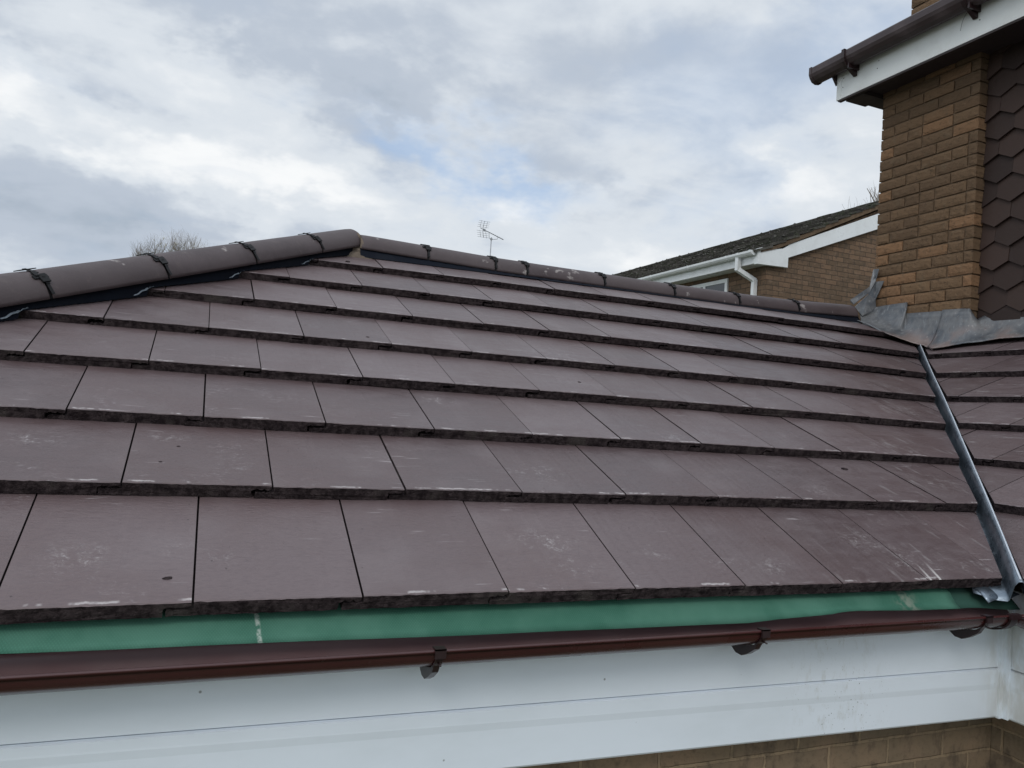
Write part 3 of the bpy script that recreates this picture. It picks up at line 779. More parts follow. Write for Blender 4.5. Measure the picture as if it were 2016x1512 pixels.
# ventilated roll under the ridge / hip tiles, draped over the stepped courses
def surf_n(s, u):
    v = 0
    for k in range(8):
        if s >= row_s(k) - .002: v = k
    return row_n(v, u) - (.006 if v == 0 else TK + .001) * (s - row_s(v)) / G
b = MB(); rows = []
for i in range(150):
    x = .70 + (4.12 - .70) * i / 149
    pl = .002 * sin(i * 2.1)
    y1 = YR - RR - .020; s = y1 / cos(TH); n = surf_n(s, x / W) + .004
    P3 = Vector(P_main(x, s, n)); y0 = YR - RR + .012
    rows.append([(x, YR - .05, ZR0 + .02 + ridge_dz(x)), (x, y0, ZR0 + .004 + ridge_dz(x)), (x, y0 - .012, (ZR0 + ridge_dz(x) + P3.z) / 2 + .006 + pl), P3])
b.grid(rows)
b.build('ridge_roll', M_ROLL, EXT)
b = MB(); rows = []
N = 420
for i in range(N):
    yy = .02 + (YR - .05) * i / (N - 1)
    ax = Vector((yy + HX, yy, yy * TT))
    d2 = .076
    q = ax + Vector((1, -1, 0)) * (d2 * Q2)
    s = q.y / cos(TH) if q.y > 0 else 0
    # smooth the drape: take max of neighbouring surface heights
    n = max(surf_n(max(0, s + k * .008), q.x / W) for k in (-2, -1, 0, 1, 2)) + .003 + .0015 * sin(i * 1.9)
    Pn = Vector(P_main(q.x, s, n))
    m1 = ax + hs * .070 + hu * (-.004)
    mid = (m1 + Pn) * .5 + Vector((0, 0, -.002 + .0012 * sin(i * 1.9 + 1)))
    rows.append([ax + hs * .05 + hu * .02, m1 + hu * .006, mid, Pn])
b.grid(rows)
hroll = b.build('hip_roll', M_ROLL, EXT)
# folds where the roll steps down, reflected light painted in as a pale tone
for v in range(1, 8):
    s0 = row_s(v); y_ = s0 * cos(TH) + .01
    A = Vector(P_main(y_ + HX + .100, s0 + .004, row_n(v, 0) + .004))
    def on_low(dx, dy, up_):
        x = A.x - dx; y = A.y - dy; s_ = y / cos(TH)
        return Vector(P_main(x, s_, surf_n(s_ if s_ < s0 else s0 - .01, x / W) + up_))
    b = MB(); rows = []
    for i in range(6):
        t = i / 5; wv_ = .004 * (i % 2)
        rows.append([A.lerp(on_low(.058, .062, .006), t) + Vector((0, -.001, .001 + wv_)), (A + Vector((-.034, .008, .020))).lerp(on_low(.095, .050, .030), t) + Vector((0, 0, wv_))])
    b.grid(rows, smooth=False); b.build('foil_fold', M_FOIL, hroll)

# ------------------------------------------------------------------ valley trough
vd = Vector((1, 1, TT)).normalized(); vs = Vector((1, -1, 0)).normalized(); vu = vs.cross(vd)
if vu.z < 0: vu = -vu
prof = [(-.11, -.026), (-.08, -.034), (-.055, -.038), (-.026, -.040), (-.019, -.034), (-.015, -.010), (-.0115, .012), (-.005, .0235), (0, .025),
        (.005, .0235), (.0115, .012), (.015, -.010), (.019, -.034), (.026, -.040), (.055, -.038), (.08, -.034), (.11, -.026)]
b = MB(); rows = []
t0, t1 = -.075, 2.10
for i in range(40):
    t = t0 + (t1 - t0) * i / 39
    flare = 1 + .35 * max(0, (.0 - t) / .075)
    c = Vector((PX0 + t, t, t * TT - .012)) + vs * (.004 * sin(t * 2.3))
    rows.append([c + vs * (p[0] * (flare * .84 if abs(p[0]) < .025 else 1)) + vu * (p[1] + .002 * sin(t * 7 + p[0] * 9) + (.004 * mnoise.noise(Vector((t * 30, p[0] * 30, 0))) if i < 2 else 0)) for p in prof])
b.grid(rows, thick=tuple(vu * -.0022))
vt = b.build('valley_trough', M_METAL, EXT)
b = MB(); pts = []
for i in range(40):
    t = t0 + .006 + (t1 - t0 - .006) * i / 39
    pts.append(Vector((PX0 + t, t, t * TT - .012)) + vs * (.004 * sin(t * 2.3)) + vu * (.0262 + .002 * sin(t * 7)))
b.tube(pts, .0030, 8); b.build('crest_highlight', M_CREST, vt)  # thin tube added to carry the painted highlight line

# ------------------------------------------------------------------ lead flashing round the chimney and wall foot
def bez(a, c, e, t): return a * (1 - t) ** 2 + c * 2 * t * (1 - t) + e * t * t
cols = [  # top on the wall, crease, toe on the tiles
    ((4.293, 2.485, 1.235), (4.24, 2.47, 1.17), (4.030, 2.520, 1.178)),
    ((4.293, 2.40, 1.240), (4.27, 2.38, 1.11), (4.072, 2.445, 1.143)),
    ((4.293, 2.30, 1.243), (4.28, 2.28, 1.07), (4.094, 2.345, 1.097)),
    ((4.293, 2.195, 1.243), (4.28, 2.19, 1.02), (4.075, 2.230, 1.046)),
    ((4.293, 2.232, 1.170), (4.28, 2.15, 1.01), (4.100, 2.170, 1.018)),
    ((4.293, 2.10, 1.166), (4.28, 2.09, .985), (4.150, 2.100, .985)),
    ((4.293, 2.00, 1.163), (4.28, 2.00, .968), (4.205, 2.035, .956)),
    ((4.293, 1.93, 1.160), (4.27, 1.96, .955), (4.205, 1.955, .935)),
    ((4.293, 1.86, 1.157), (4.25, 1.88, .945), (4.150, 1.880, .914)),
    ((4.293, 1.80, 1.155), (4.26, 1.80, .965), (4.170, 1.800, .924)),
    ((4.300, 1.748, 1.150), (4.30, 1.73, .980), (4.205, 1.690, .942)),
    ((4.350, 1.738, 1.090), (4.34, 1.64, .995), (4.222, 1.600, .950)),
    ((4.376, 1.700, 1.115), (4.36, 1.54, 1.005), (4.235, 1.510, .958)),
    ((4.376, 1.40, 1.112), (4.36, 1.34, 1.010), (4.262, 1.340, .968)),
    ((4.376, .60, 1.112), (4.36, .60, 1.010), (4.262, .60, .968)),
    ((4.376, -1.9, 1.112), (4.36, -1.9, 1.010), (4.262, -1.9, .968))]
def lead_sheet(cs, lift, sub=5):
    b = MB(); C3 = [[Vector(p) for p in c] for c in cs]
    dense = []
    for i in range(len(C3) - 1):
        for k in range(sub):
            t = k / sub; dense.append([C3[i][q].lerp(C3[i + 1][q], t) for q in range(3)])
    dense.append(C3[-1])
    rows = []
    for i, (a, c, e_) in enumerate(dense):
        row = []
        e_ = e_ + Vector((0, 0, -(.014 if a.y < 1.95 else .006)))
        for j in range(11):
            t = j / 10; p = bez(a, c, e_, t)
            w_ = .004 * mnoise.noise(Vector((p.y * 9, t * 2, 1.3))) * t + .0015 * mnoise.noise(Vector((p.y * 40, t * 6, 5))) * t
            row.append(p + Vector((-lift * .6, 0, lift + w_)))
        rows.append(row)
    b.grid(rows, thick=(0.0015, 0, -.003))
    return b
f1 = lead_sheet(cols[:9], .005).build('lead_flashing', M_LEAD, EXT); f1['label'] = 'dull grey lead skirt over the front roof slope at the chimney foot'
f2 = lead_sheet(cols[7:], .0115).build('lead_flashing', M_LEAD, EXT); f2['label'] = 'lead apron from the valley head along the tile-hung wall, stained pinkish'
def slab(pts, th_, name, parent, m, label=None):
    b = MB(); pts = [Vector(p) for p in pts]; n = len(pts); t = Vector(th_)
    b.add(pts + [p + t for p in pts], [tuple(range(n)), tuple(range(2 * n - 1, n - 1, -1))] + [(i, (i + 1) % n, n + (i + 1) % n, n + i) for i in range(n)])
    o = b.build(name, m, parent)
    if label: o['label'] = label
    return o
slab([(4.285, 2.543, 1.297), (4.287, 2.475, 1.25), (4.287, 2.386, 1.417), (4.287, 2.463, 1.42)], (-.004, 0, 0), 'lead_step', EXT, M_LEAD, 'small slanting lead step piece on the chimney corner')
slab([(4.12, 2.52, 1.275), (4.25, 2.476, 1.381), (4.285, 2.485, 1.505), (4.285, 2.438, 1.502), (4.280, 2.458, 1.419), (4.275, 2.473, 1.374), (4.245, 2.474, 1.338), (4.12, 2.487, 1.243)],
     (-.006, -.010, .004), 'lead_saddle', EXT, M_LEAD, 'bent lead strip climbing from the ridge end to the chimney')

slab([(4.17, 2.52, 1.235), (4.235, 2.47, 1.325), (4.275, 2.445, 1.300), (4.27, 2.43, 1.235), (4.16, 2.44, 1.165)], (.006, .012, 0), 'lead_step', EXT, M_LEAD, 'low triangular lead piece behind the ridge end')
# ------------------------------------------------------------------ eaves: felt, gutter, fascia, wall
b = MB(); rows = []
def felt_z(x):
    return float(np.interp(x, [-1.8, -.3, .6, 1.0, 1.25, 1.40, 1.55, 1.66, 1.80, 1.98, 2.02], [-.103, -.103, -.114, -.118, -.121, -.112, -.103, -.106, -.111, -.113, -.113]))
for i in range(120):
    x = -1.8 + (1.985 + 1.8) * i / 119
    wv = .004 * mnoise.noise(Vector((x * 3, 0, 0)))
    zb = felt_z(x)
    lift = float(np.interp(x, [1.35, 1.5, 1.6], [0, .012, 0]))
    rows.append([(x, .16, -.03), (x, .055, -.062), (x, .030 + wv * .5, -.076), (x, .013 + wv - lift, zb * .5 - .043), (x, -.004 + wv - lift, zb)])
b.grid(rows, thick=(0, .0012, -.0006))
fe = b.build('roofing_felt', M_FELT, EXT); fe['label'] = 'green roofing felt hanging from under the lowest tiles into the gutter'
b = MB(); rows = []
for i in range(24):
    t = i / 23; x = 1.95 + .27 * t
    rows.append([(x, .12, -.03), (x, .045, -.078), (x, .020 - .01 * t, -.100), (x + .002, .008 - .02 * t, -.118 + .004 * sin(t * 5))])
b.grid(rows, thick=(0, .001, -.001))
fe = b.build('roofing_felt', M_FELT2, EXT); fe['label'] = 'short dull green felt flap in the inner corner under the valley'
# crumpled end of the valley sheet lying over the felt
b = MB(); rows = []
for i in range(14):
    t = i / 13; x = 2.07 + .12 * t
    rows.append([(x, .06, -.052 + .01 * t), (x + .004, .012, -.068 + .006 * sin(t * 6)), (x - .004, -.012 - .004 * sin(t * 4), -.080 + .010 * t + .004 * sin(t * 9)), (x - .002, -.026 - .006 * t, -.094 + .018 * t + .004 * sin(t * 8))])
b.grid(rows, thick=(0, .001, -.002))
b.build('valley_apron', M_METAL, EXT)

GR = .063; GB = .68; GZ = -.1195; GY = -.020
def gut_prof(r, r_in, n=20):
    P = []
    for j in range(n + 1):
        a = pi + pi * j / n; P.append((r * cos(a), r * sin(a) * GB))
    P += [(r, .004), (r - .006, .004)]
    for j in range(n, -1, -1):
        a = pi + pi * j / n; P.append((r_in * cos(a), r_in * sin(a) * GB))
    P += [(-r_in, .004), (-r - .003, .005), (-r - .003, -.004)]
    return P
gp_ = gut_prof(GR, GR - .0022)
gutter = None
b = MB()
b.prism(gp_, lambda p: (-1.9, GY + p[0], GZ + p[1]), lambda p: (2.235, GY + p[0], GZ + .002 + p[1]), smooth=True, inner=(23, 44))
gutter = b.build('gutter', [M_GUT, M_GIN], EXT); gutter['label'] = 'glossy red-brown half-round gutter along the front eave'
b = MB()
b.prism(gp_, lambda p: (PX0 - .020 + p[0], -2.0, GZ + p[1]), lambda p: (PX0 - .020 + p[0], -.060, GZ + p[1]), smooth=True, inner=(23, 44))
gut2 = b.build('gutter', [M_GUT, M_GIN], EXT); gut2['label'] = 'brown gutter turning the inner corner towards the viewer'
# gutter angle piece round the corner
b = MB()
for (xa, xb) in ((2.072, 2.100),):
    o1 = gut_prof(GR + .0065, GR + .0005)
    b.prism(o1, lambda p: (xa, GY + p[0], GZ + p[1]), lambda p: (xb, GY + p[0], GZ + p[1]), smooth=True)
b.prism(gut_prof(GR + .0065, GR + .0005), lambda p: (PX0 - .020 + p[0], -.165, GZ + p[1]), lambda p: (PX0 - .020 + p[0], -.130, GZ + p[1]), smooth=True)
b.box((2.066, GY - GR - .012, GZ - .004), (2.106, GY - GR + .004, GZ + .010))
b.build('gutter_joint', M_BRK, gutter)
def bracket(x, parent):
    b = MB(); hw = .0082
    r1, r0 = GR + .0040, GR + .0010
    n = 18; P = []
    for j in range(n + 1):
        a = pi + pi * j / n; P.append((r1 * cos(a) * 1.0, r1 * sin(a) * GB))
    P.append((r1, .0)); P.append((GR, 0))
    for j in range(n, -1, -1):
        a = pi + pi * j / n; P.append((r0 * cos(a), r0 * sin(a) * GB))
    b.prism(P, lambda p: (x - hw, GY + p[0], GZ + p[1]), lambda p: (x + hw, GY + p[0], GZ + p[1]), smooth=False)
    # lip clip
    b.box((x - hw - .003, GY - GR - .0085, GZ - .010), (x + hw + .003, GY - GR - .0035, GZ + .0085))
    b.box((x - hw - .003, GY - GR - .0085, GZ + .0055), (x + hw + .003, GY - GR + .012, GZ + .0090))
    # body under the gutter, sweeping back to the fascia
    Q = [(-.055, -.024), (-.030, -.040), (0, -.045), (.040, -.036), (.068, -.022), (.067, -.030), (.048, -.058), (.025, -.072), (.004, -.073), (-.018, -.062), (-.042, -.045)]
    b.prism(Q, lambda p: (x - hw * .8, GY + p[0], GZ + p[1]), lambda p: (x + hw * .8, GY + p[0], GZ + p[1]))
    # rivet
    b.tube([(x, GY - GR - .0115, GZ - .022), (x, GY - GR + .004, GZ - .022)], .0018, 8)
    return b.build('gutter_bracket', M_BRK, parent)
for x in (-.86, .447, 1.232, 1.985): bracket(x, gutter)

def gz_(x): return -.275 - .0128 * (x + .29)
def bz_(x): return -.402 - .0190 * (x + .29)
def lz_(x): return -.300 - .0215 * (x + .29)
XL, XR = -1.9, 2.249
b = MB()
b.prism([(.050, 0), (.050, 1), (.066, 1), (.066, 0)], lambda p: (XL, p[0], -.080 if p[1] == 0 else gz_(XL)), lambda p: (XR, p[0], -.080 if p[1] == 0 else gz_(XR)))
fa = b.build('fascia_board', M_WHITE, EXT); fa['label'] = 'upper white fascia board under the gutter'
def low_prof(x):
    g0, l0, b0 = gz_(x) - .003, min(lz_(x), gz_(x) - .012), bz_(x)
    return [(.053, g0), (.0455, g0 - .003), (.0450, l0), (.0472, l0 - .016), (.0472, b0), (.051, b0 - .005), (.150, b0 - .005), (.150, b0 + .005), (.062, b0 + .005), (.062, g0)]  # shallow step modelled to stand for a reflection and shadow line
b = MB(); A = [(XL, *p) for p in low_prof(XL)]; B = [(2.2465, *p) for p in low_prof(2.2465)]; n_ = len(A)
b.add(A + B, [(i, (i + 1) % n_, n_ + (i + 1) % n_, n_ + i) for i in range(n_)] + [tuple(range(n_ - 1, -1, -1)), tuple(range(n_, 2 * n_))])
fa = b.build('fascia_board', M_WHITE, EXT); fa['label'] = 'lower white fascia board with a shallow step shaped in for a line of reflection and shade'
lowp = low_prof(2.2465)
b = MB()
sx = PX0 + .050
b.prism([(0, -.080), (0, gz_(2.25)), (.016, gz_(2.25)), (.016, -.080)], lambda p: (sx + p[0], .049, p[1]), lambda p: (sx + p[0], -2.0, p[1]))
b.prism([(p[0] - .050, p[1]) for p in lowp], lambda p: (sx + p[0], .043, p[1]), lambda p: (sx + p[0], -2.0, p[1]))
fa = b.build('fascia_board', M_WHITE, EXT); fa['label'] = 'white fascia board turning the inner corner, stained at the joint'
b = MB()
b.prism([(2.226, .0415), (2.2415, .0415), (2.2415, .026), (2.2488, .026), (2.2488, .0520), (2.226, .0520)], lambda p: (p[0], p[1], -.456), lambda p: (p[0], p[1], -.09))
b.build('corner_trim', M_WHITE, EXT)

b = MB()
b.box((HX + .15, .150, -2.5), (4.30, .36, -.10)); 
wl = b.build('brick_wall', M_WALL, EXT); wl['label'] = 'weathered brown brick wall under the fascia'
b = MB(); b.box((2.35, -2.0, -2.5), (2.56, .148, -.10))
wl = b.build('brick_wall', M_WALLY, EXT); wl['label'] = 'brick return wall at the inner corner'

# ------------------------------------------------------------------ main house
HOUSE = thing('brick_house', 'two-storey house with brick chimney breast and dark tile-hung wall at right edge', 'house', (4.8, 1.0, -2.5))
CX = 4.300
rb = random.Random(4)
def brick_stack(parent, name, y0, y1, z0, z1, x0=CX, xd=.10, seed=1, label=None, core=.35):
    """courses of separate rough bricks on a mortar core, front face looking to -x"""
    rb = random.Random(seed); b = MB()
    z = z0; row = 0
    while z < z1 - .01:
        off = (.1125 if row % 2 else 0.0) + (.0 if row % 3 else .01)
        y = y0 - off + (.0 if off else 0)
        segs = []
        yy = y1
        first = .1025 if row % 2 else .215
        L = first
        while yy > y0 + .02:
            a = max(y0, yy - L); segs.append((a, yy)); yy = a - .010; L = .215 if rb.random() > .12 else .1025
        for (a, c) in segs:
            zt = z + .0655 + rb.uniform(-.0015, .0015); pr = rb.uniform(-.0025, .0030)
            tone = min(1, max(0, rb.random() * .55 + .45 * (1.0 - min(1, (z - z0) / .7))))
            r = (tone, rb.random() * (1.0 if z - z0 < .5 else .92))
            ny = max(3, int((c - a) / .022)); nz = 4
            seedv = rb.random() * 50
            rows = []
            for i in range(nz + 1):
                rw = []
                for j in range(ny + 1):
                    fy = j / ny; fz = i / nz
                    e_ = min(fy, 1 - fy) * (c - a); ez = min(fz, 1 - fz) * .065
                    rd = .004 * max(0, 1 - min(e_, ez) / .006)
                    q = Vector((fy * (c - a) * 28 + seedv, fz * .065 * 34, seedv))
                    dsp = .0022 * mnoise.noise(q) + .0020 * mnoise.noise(q * 2.7)
                    jy = .0022 * mnoise.noise(Vector((fz * 7, seedv, 3))) if j in (0, ny) else 0
                    jz = .0018 * mnoise.noise(Vector((fy * 9 + seedv, 2, 9))) if i in (0, nz) else 0
                    rw.append(Vector((x0 - pr - dsp + rd, a + fy * (c - a) + jy, z + fz * (zt - z) + jz)))
                rows.append(rw)
            # front grid
            b.grid(rows, r=r, smooth=False)
            # sides back into the wall
            xb = x0 + xd
            A = [rows[0][j] for j in range(ny + 1)]; b.grid([A, [Vector((xb, p.y, p.z)) for p in A]], r=r, smooth=False)
            A = [rows[-1][j] for j in range(ny + 1)]; b.grid([A, [Vector((xb, p.y, p.z)) for p in A]], r=r, smooth=False)
            for jj in (0, ny):
                A = [rows[i][jj] for i in range(nz + 1)]
                mid = [Vector((x0 + xd * .5, p.y + .0015 * mnoise.noise(p * 40), p.z)) for p in A]
                b.grid([A, mid, [Vector((xb, p.y, p.z)) for p in A]], r=r, smooth=False)
        z += .075; row += 1
    b.box((x0 + .011, y0 + .009, z0 - core), (x0 + xd - .002, y1 - .009, z1), m=1)
    o = b.build(name, [M_BRICK, M_MORT], parent, recalc=True)
    if label: o['label'] = label
    return o
brick_stack(HOUSE, 'chimney_breast', 1.754, 2.485, 1.158, 2.78, seed=2, label='rough buff brick chimney breast rising from the lead flashing')
brick_stack(HOUSE, 'chimney_stack', 1.60, 2.285, 3.06, 4.3, seed=5, xd=.5, core=.02, label='upper brick stack passing behind the eaves gutter')
b = MB()
b.box((4.402, 1.757, .6), (4.80, 2.482, 2.76))
b.box((4.420, -4.0, -2.5), (9.0, 2.53, .98)); b.box((4.425, -4.0, .98), (9.0, 2.53, 2.76))
b.build('house_wall', M_WALLY, HOUSE)

# tile hanging: arrow-ended tiles, each tipped out over the one below
b = MB(); rb = random.Random(9)
TWd = .182; GA = .1335; x_face = 4.376
r_ = 0; zt = 1.126
rows_n = 13
for row in range(-1, rows_n):
    zb = 1.126 + row * GA
    yoff = 1.662 + (TWd / 2 if row % 2 else 0)
    k = -14
    while True:
        yc = yoff + k * TWd
        k += 1
        if yc > 1.754 + TWd / 2: break
        h = .047; hw = TWd / 2 - .0012
        if row == -1:
            poly = [(yc - hw, 1.076), (yc + hw, 1.076), (yc + hw, zb + .20), (yc - hw, zb + .20)]
        else:
            zl = zb + rb.uniform(-.002, .002)
            poly = [(yc, zl), (yc + hw, zl + h), (yc + hw, zl + .262), (yc - hw, zl + .262), (yc - hw, zl + h)]
        poly = [(min(y, 1.752), z) for y, z in poly]
        if max(p[0] for p in poly) - min(p[0] for p in poly) < .01: continue
        zref = min(p[1] for p in poly)
        tip = rb.uniform(-.003, .003)
        def xo(z): return x_face - (.019 - .034 * (z - zref) / .262) + tip
        V = [(xo(z), y, z) for y, z in poly] + [(xo(z) + .0125, y, z) for y, z in poly]; n = len(poly)
        b.add(V, [tuple(range(n)), tuple(range(2 * n - 1, n - 1, -1))] + [(i, (i + 1) % n, n + (i + 1) % n, n + i) for i in range(n)], r=(rb.random(), rb.random()))
hg = b.build('tile_hanging', M_HANG, HOUSE); hg['label'] = 'dark brown arrow-ended hanging tiles right of the chimney'
b = MB(); b.box((4.386, -3.5, 1.05), (4.419, 1.752, 2.76)); b.build('wall_batten', M_SOFF, HOUSE)

# eaves of the main house
FX = 4.10; FZ0 = 2.752; FZ1 = 3.005; FY1 = 2.712
b = MB(); b.box((FX, -4.0, FZ0), (FX + .022, FY1, FZ1 + .01))
fb = b.build('fascia_board', M_WHITE2, HOUSE)
b = MB(); b.box((FX - .003, FY1 - .038, FZ0 - .003), (FX + .024, FY1 + .003, FZ1 - .02)); b.build('end_cap', M_WHITE2, fb)
for (y, z) in ((2.655, 2.895), (2.66, 2.83), (2.35, 2.90), (2.36, 2.85), (1.62, 2.90), (1.62, 2.85), (1.2, 2.88)):
    b = MB(); b.tube([(FX - .0015, y, z), (FX + .004, y, z)], .0035, 8); b.build('nail_head', M_SOFF, fb)
b = MB(); pts = []
for i in range(9):
    t = i / 8; pts.append((FX - .006 - .012 * sin(t * pi), 1.690 + .05 * t, 2.935 - .10 * t ** 1.2))
b.tube(pts, .0012, 5); wr = b.build('hanging_wire', M_SOFF, fb); wr['label'] = 'thin loose wire hanging across the white fascia'
b = MB(); b.box((FX + .022, -4.0, FZ0 + .010), (4.72, FY1 - .03, FZ0 + .022))
b.box((FX + .002, -4.0, FZ0 - .014), (FX + .030, FY1 - .01, FZ0 - .003))
b.box((FX + .035, 2.50, FZ0 - .018), (4.32, 2.66, FZ0 + .008))
b.build('soffit', M_SOFF, HOUSE)
b = MB()
pit = radians(30)
b.prism([(4.02, 2.985), (6.8, 2.985 + 2.78 * tan(pit)), (6.8, 2.93 + 2.78 * tan(pit)), (4.06, 2.955)], lambda p: (p[0], -4.0, p[1]), lambda p: (p[0], 2.74, p[1]))
b.prism([(6.8, 2.985 + 2.78 * tan(pit)), (9.5, 2.985), (9.5, 2.93), (6.8, 2.93 + 2.78 * tan(pit))], lambda p: (p[0], -4.0, p[1]), lambda p: (p[0], 2.74, p[1]))
b.prism([(4.43, 2.77), (9.2, 2.77), (6.8, 2.88 + 2.78 * tan(pit))], lambda p: (p[0], -3.9, p[1]), lambda p: (p[0], 2.53, p[1]))
b.build('house_roof', M_NOSE, HOUSE)
og = [(-.112, .0), (-.116, -.006), (-.115, -.036), (-.106, -.052), (-.088, -.070), (-.060, -.078), (-.030, -.074), (-.012, -.060), (-.004, -.040), (-.003, 0),
      (-.006, 0), (-.007, -.040), (-.015, -.058), (-.032, -.071), (-.060, -.0745), (-.086, -.067), (-.103, -.050), (-.112, -.034), (-.112, -.004), (-.106, -.001), (-.106, .002)]
og = [(a * 1.06, c * 1.34 if c < 0 else c) for a, c in og]
GZU = 3.022
b = MB(); b.prism(og, lambda p: (FX + p[0], -4.0, GZU + p[1]), lambda p: (FX + p[0], 2.862, GZU + p[1]))
gu = b.build('gutter', M_GUT2, HOUSE)
b = MB()
cap = [(-.119, .003), (-.119, -.038), (-.109, -.056), (-.090, -.074), (-.060, -.082), (-.028, -.078), (-.008, -.062), (0, -.04), (0, .003)]
cap = [(a * 1.05, c * 1.34 if c < 0 else c) for a, c in cap]
b.prism(cap, lambda p: (FX + p[0], 2.848, GZU + p[1]), lambda p: (FX + p[0], 2.872, GZU + p[1])); b.build('end_cap', M_GUT2, gu)
for y in (2.545, 1.644, .70):
    b = MB()
    P = [(-.121, .004), (-.121, -.040), (-.111, -.058), (-.092, -.076), (-.060, -.085), (-.002, -.092), (-.002, -.120), (-.010, -.122), (-.060, -.094), (-.096, -.082), (-.116, -.060), (-.1245, -.041), (-.1245, .007), (-.105, .007), (-.105, .004)]
    P = [(a * 1.06, c * 1.30 if c < 0 else c) for a, c in P]
    b.prism(P, lambda p: (FX + p[0], y - .013, GZU + p[1]), lambda p: (FX + p[0], y + .013, GZU + p[1]))
    b.box((FX - .100, y - .030, GZU - .125), (FX - .001, y - .018, GZU - .085))
    b.build('gutter_bracket', M_BRK, gu)
b = MB(); P = [(-.002, -.03), (-.060, -.078), (-.045, -.10), (-.020, -.135), (-.002, -.16)]
b.prism(P, lambda p: (FX + p[0], 2.714, GZU + p[1]), lambda p: (FX + p[0], 2.728, GZU + p[1])); b.build('gutter_bracket', M_BRK, gu)

# ------------------------------------------------------------------ neighbour's house
NB = thing('neighbour_house', 'brick house with mossy grey roof and white bargeboard behind the ridge', 'house', (10.1, 10.5, -2.5))
GYN = 7.5; EX = 7.40; RXN = 10.10
z_e = 2.93; slp = (4.19 - z_e) / (RXN - EX)
def zroof(x): return z_e + (x - EX) * slp
b = MB()
b.add([(7.63, GYN + .04, -2.5), (12.6, GYN + .04, -2.5), (12.6, GYN + .04, zroof(7.63) - .10), (RXN, GYN + .04, zroof(RXN) - .12), (7.63, GYN + .04, zroof(7.63) - .10)], [(0, 1, 2, 3, 4)])
wn = b.build('gable_wall', M_NBX, NB, recalc=False)
b = MB(); b.box((7.63, GYN + .045, -2.5), (7.85, 19.0, 2.78)); b.box((12.4, GYN + .045, -2.5), (12.6, 19.0, 2.78)); b.box((7.85, 18.8, -2.5), (12.4, 19.0, 2.78))
b.build('side_wall', M_NBY, NB)
# roof: courses of old interlocking tiles
b = MB(); rb = random.Random(3)
Ln = sqrt((RXN - EX) ** 2 + (zroof(RXN) - z_e) ** 2); ang = math.atan(slp)
nrow = 11; gag = Ln / nrow
for side in (0, 1):
    for i in range(nrow):
        y = GYN - .06
        while y < 19.2:
            s0 = i * gag; dn_ = rb.uniform(-.006, .008); ty = rb.uniform(.27, .31)
            if side == 1: ty = 3.0
            th0 = .032 + rb.uniform(0, .012)
            def PT(s, n):
                x = EX - .05 + s * cos(ang) - n * sin(ang); z = z_e - .02 + s * sin(ang) + n * cos(ang)
                return (x if side == 0 else 2 * RXN - x, z)
            q = [PT(s0 + rb.uniform(-.012, .004), dn_), PT(s0 + gag + .05, dn_ - .03), PT(s0 + gag + .05, dn_), PT(s0, dn_ + th0)]
            b.prism(q, lambda p: (p[0], y, p[1]), lambda p: (p[0], min(y + ty - .006, 19.2), p[1]), r=(rb.random(), rb.random()))
            if side == 0 and rb.random() < .55:
                for _ in range(rb.randint(1, 3)):
                    yy = y + rb.random() * ty; ss_ = s0 + rb.random() * .06; rr = rb.uniform(.012, .035)
                    cx, cz = PT(ss_, dn_ + th0)
                    V = []; F = []
                    for a_i in range(6):
                        a = a_i * pi / 3; V.append((cx + rr * cos(a) * .8, yy + rr * 1.4 * sin(a), cz - .006))
                    V.append((cx, yy, cz + rr * .55)); F = [(a_i, (a_i + 1) % 6, 6) for a_i in range(6)]
                    b.add(V, F, r=(rb.random(), rb.random()), smooth=True)
            y += ty
y = GYN - .06
while y < 19.2:
    L = .44; R_ = .10
    P = [(RXN + R_ * cos(pi * j / 8), 4.145 + R_ * .55 * sin(pi * j / 8)) for j in range(9)]
    b.prism(P, lambda p: (p[0], y, p[1]), lambda p: (p[0], y + L, p[1])); y += L + .01
b.build('roof', M_MOSS, NB)
# mortared verge edge under the tiles
b = MB()
b.prism([(EX + .50, zroof(EX + .50) - .085), (RXN, zroof(RXN) - .085), (RXN, zroof(RXN) - .005), (EX + .30, zroof(EX + .30) - .02), (EX + .05, zroof(EX + .05) - .010), (EX + .05, zroof(EX + .05) - .035), (EX + .3, zroof(EX + .3) - .075)],
        lambda p: (p[0], GYN - .045, p[1]), lambda p: (p[0], GYN + .035, p[1]))
b.build('verge', M_MORT, NB)
b = MB()
zt_ = lambda x: 3.097 + (x - 7.952) * .427
zbm = lambda x: 2.907 + (x - 7.964) * .398
b.prism([(7.965, zbm(7.965)), (RXN, zbm(RXN)), (RXN, zt_(RXN)), (7.965, zt_(7.965))], lambda p: (p[0], GYN - .03, p[1]), lambda p: (p[0], GYN - .005, p[1]))
b.build('bargeboard', M_PVC, NB)
b = MB()
b.prism([(7.395, 2.742), (7.962, 2.760), (7.962, 3.093), (7.86, 3.03), (7.74, 3.005), (7.60, 3.00), (7.46, 2.99), (7.395, 2.965)], lambda p: (p[0], GYN - .034, p[1]), lambda p: (p[0], GYN + .038, p[1]))
be = b.build('box_end', M_PVC, NB); be['label'] = 'white boxed eaves end at the foot of the bargeboard'
b = MB(); b.box((7.395, GYN + .038, 2.755), (7.415, 19.1, 2.95)); b.build('fascia_board', M_PVC, NB)
b = MB(); b.box((7.415, GYN + .038, 2.760), (7.63, 19.1, 2.772)); b.build('soffit', M_PVC, NB)
gn = [(0, 0), (-.004, -.03), (-.025, -.060), (-.055, -.066), (-.085, -.055), (-.105, -.03), (-.108, 0), (-.103, 0), (-.10, -.028), (-.082, -.05), (-.055, -.061), (-.027, -.055), (-.008, -.028), (-.005, 0)]
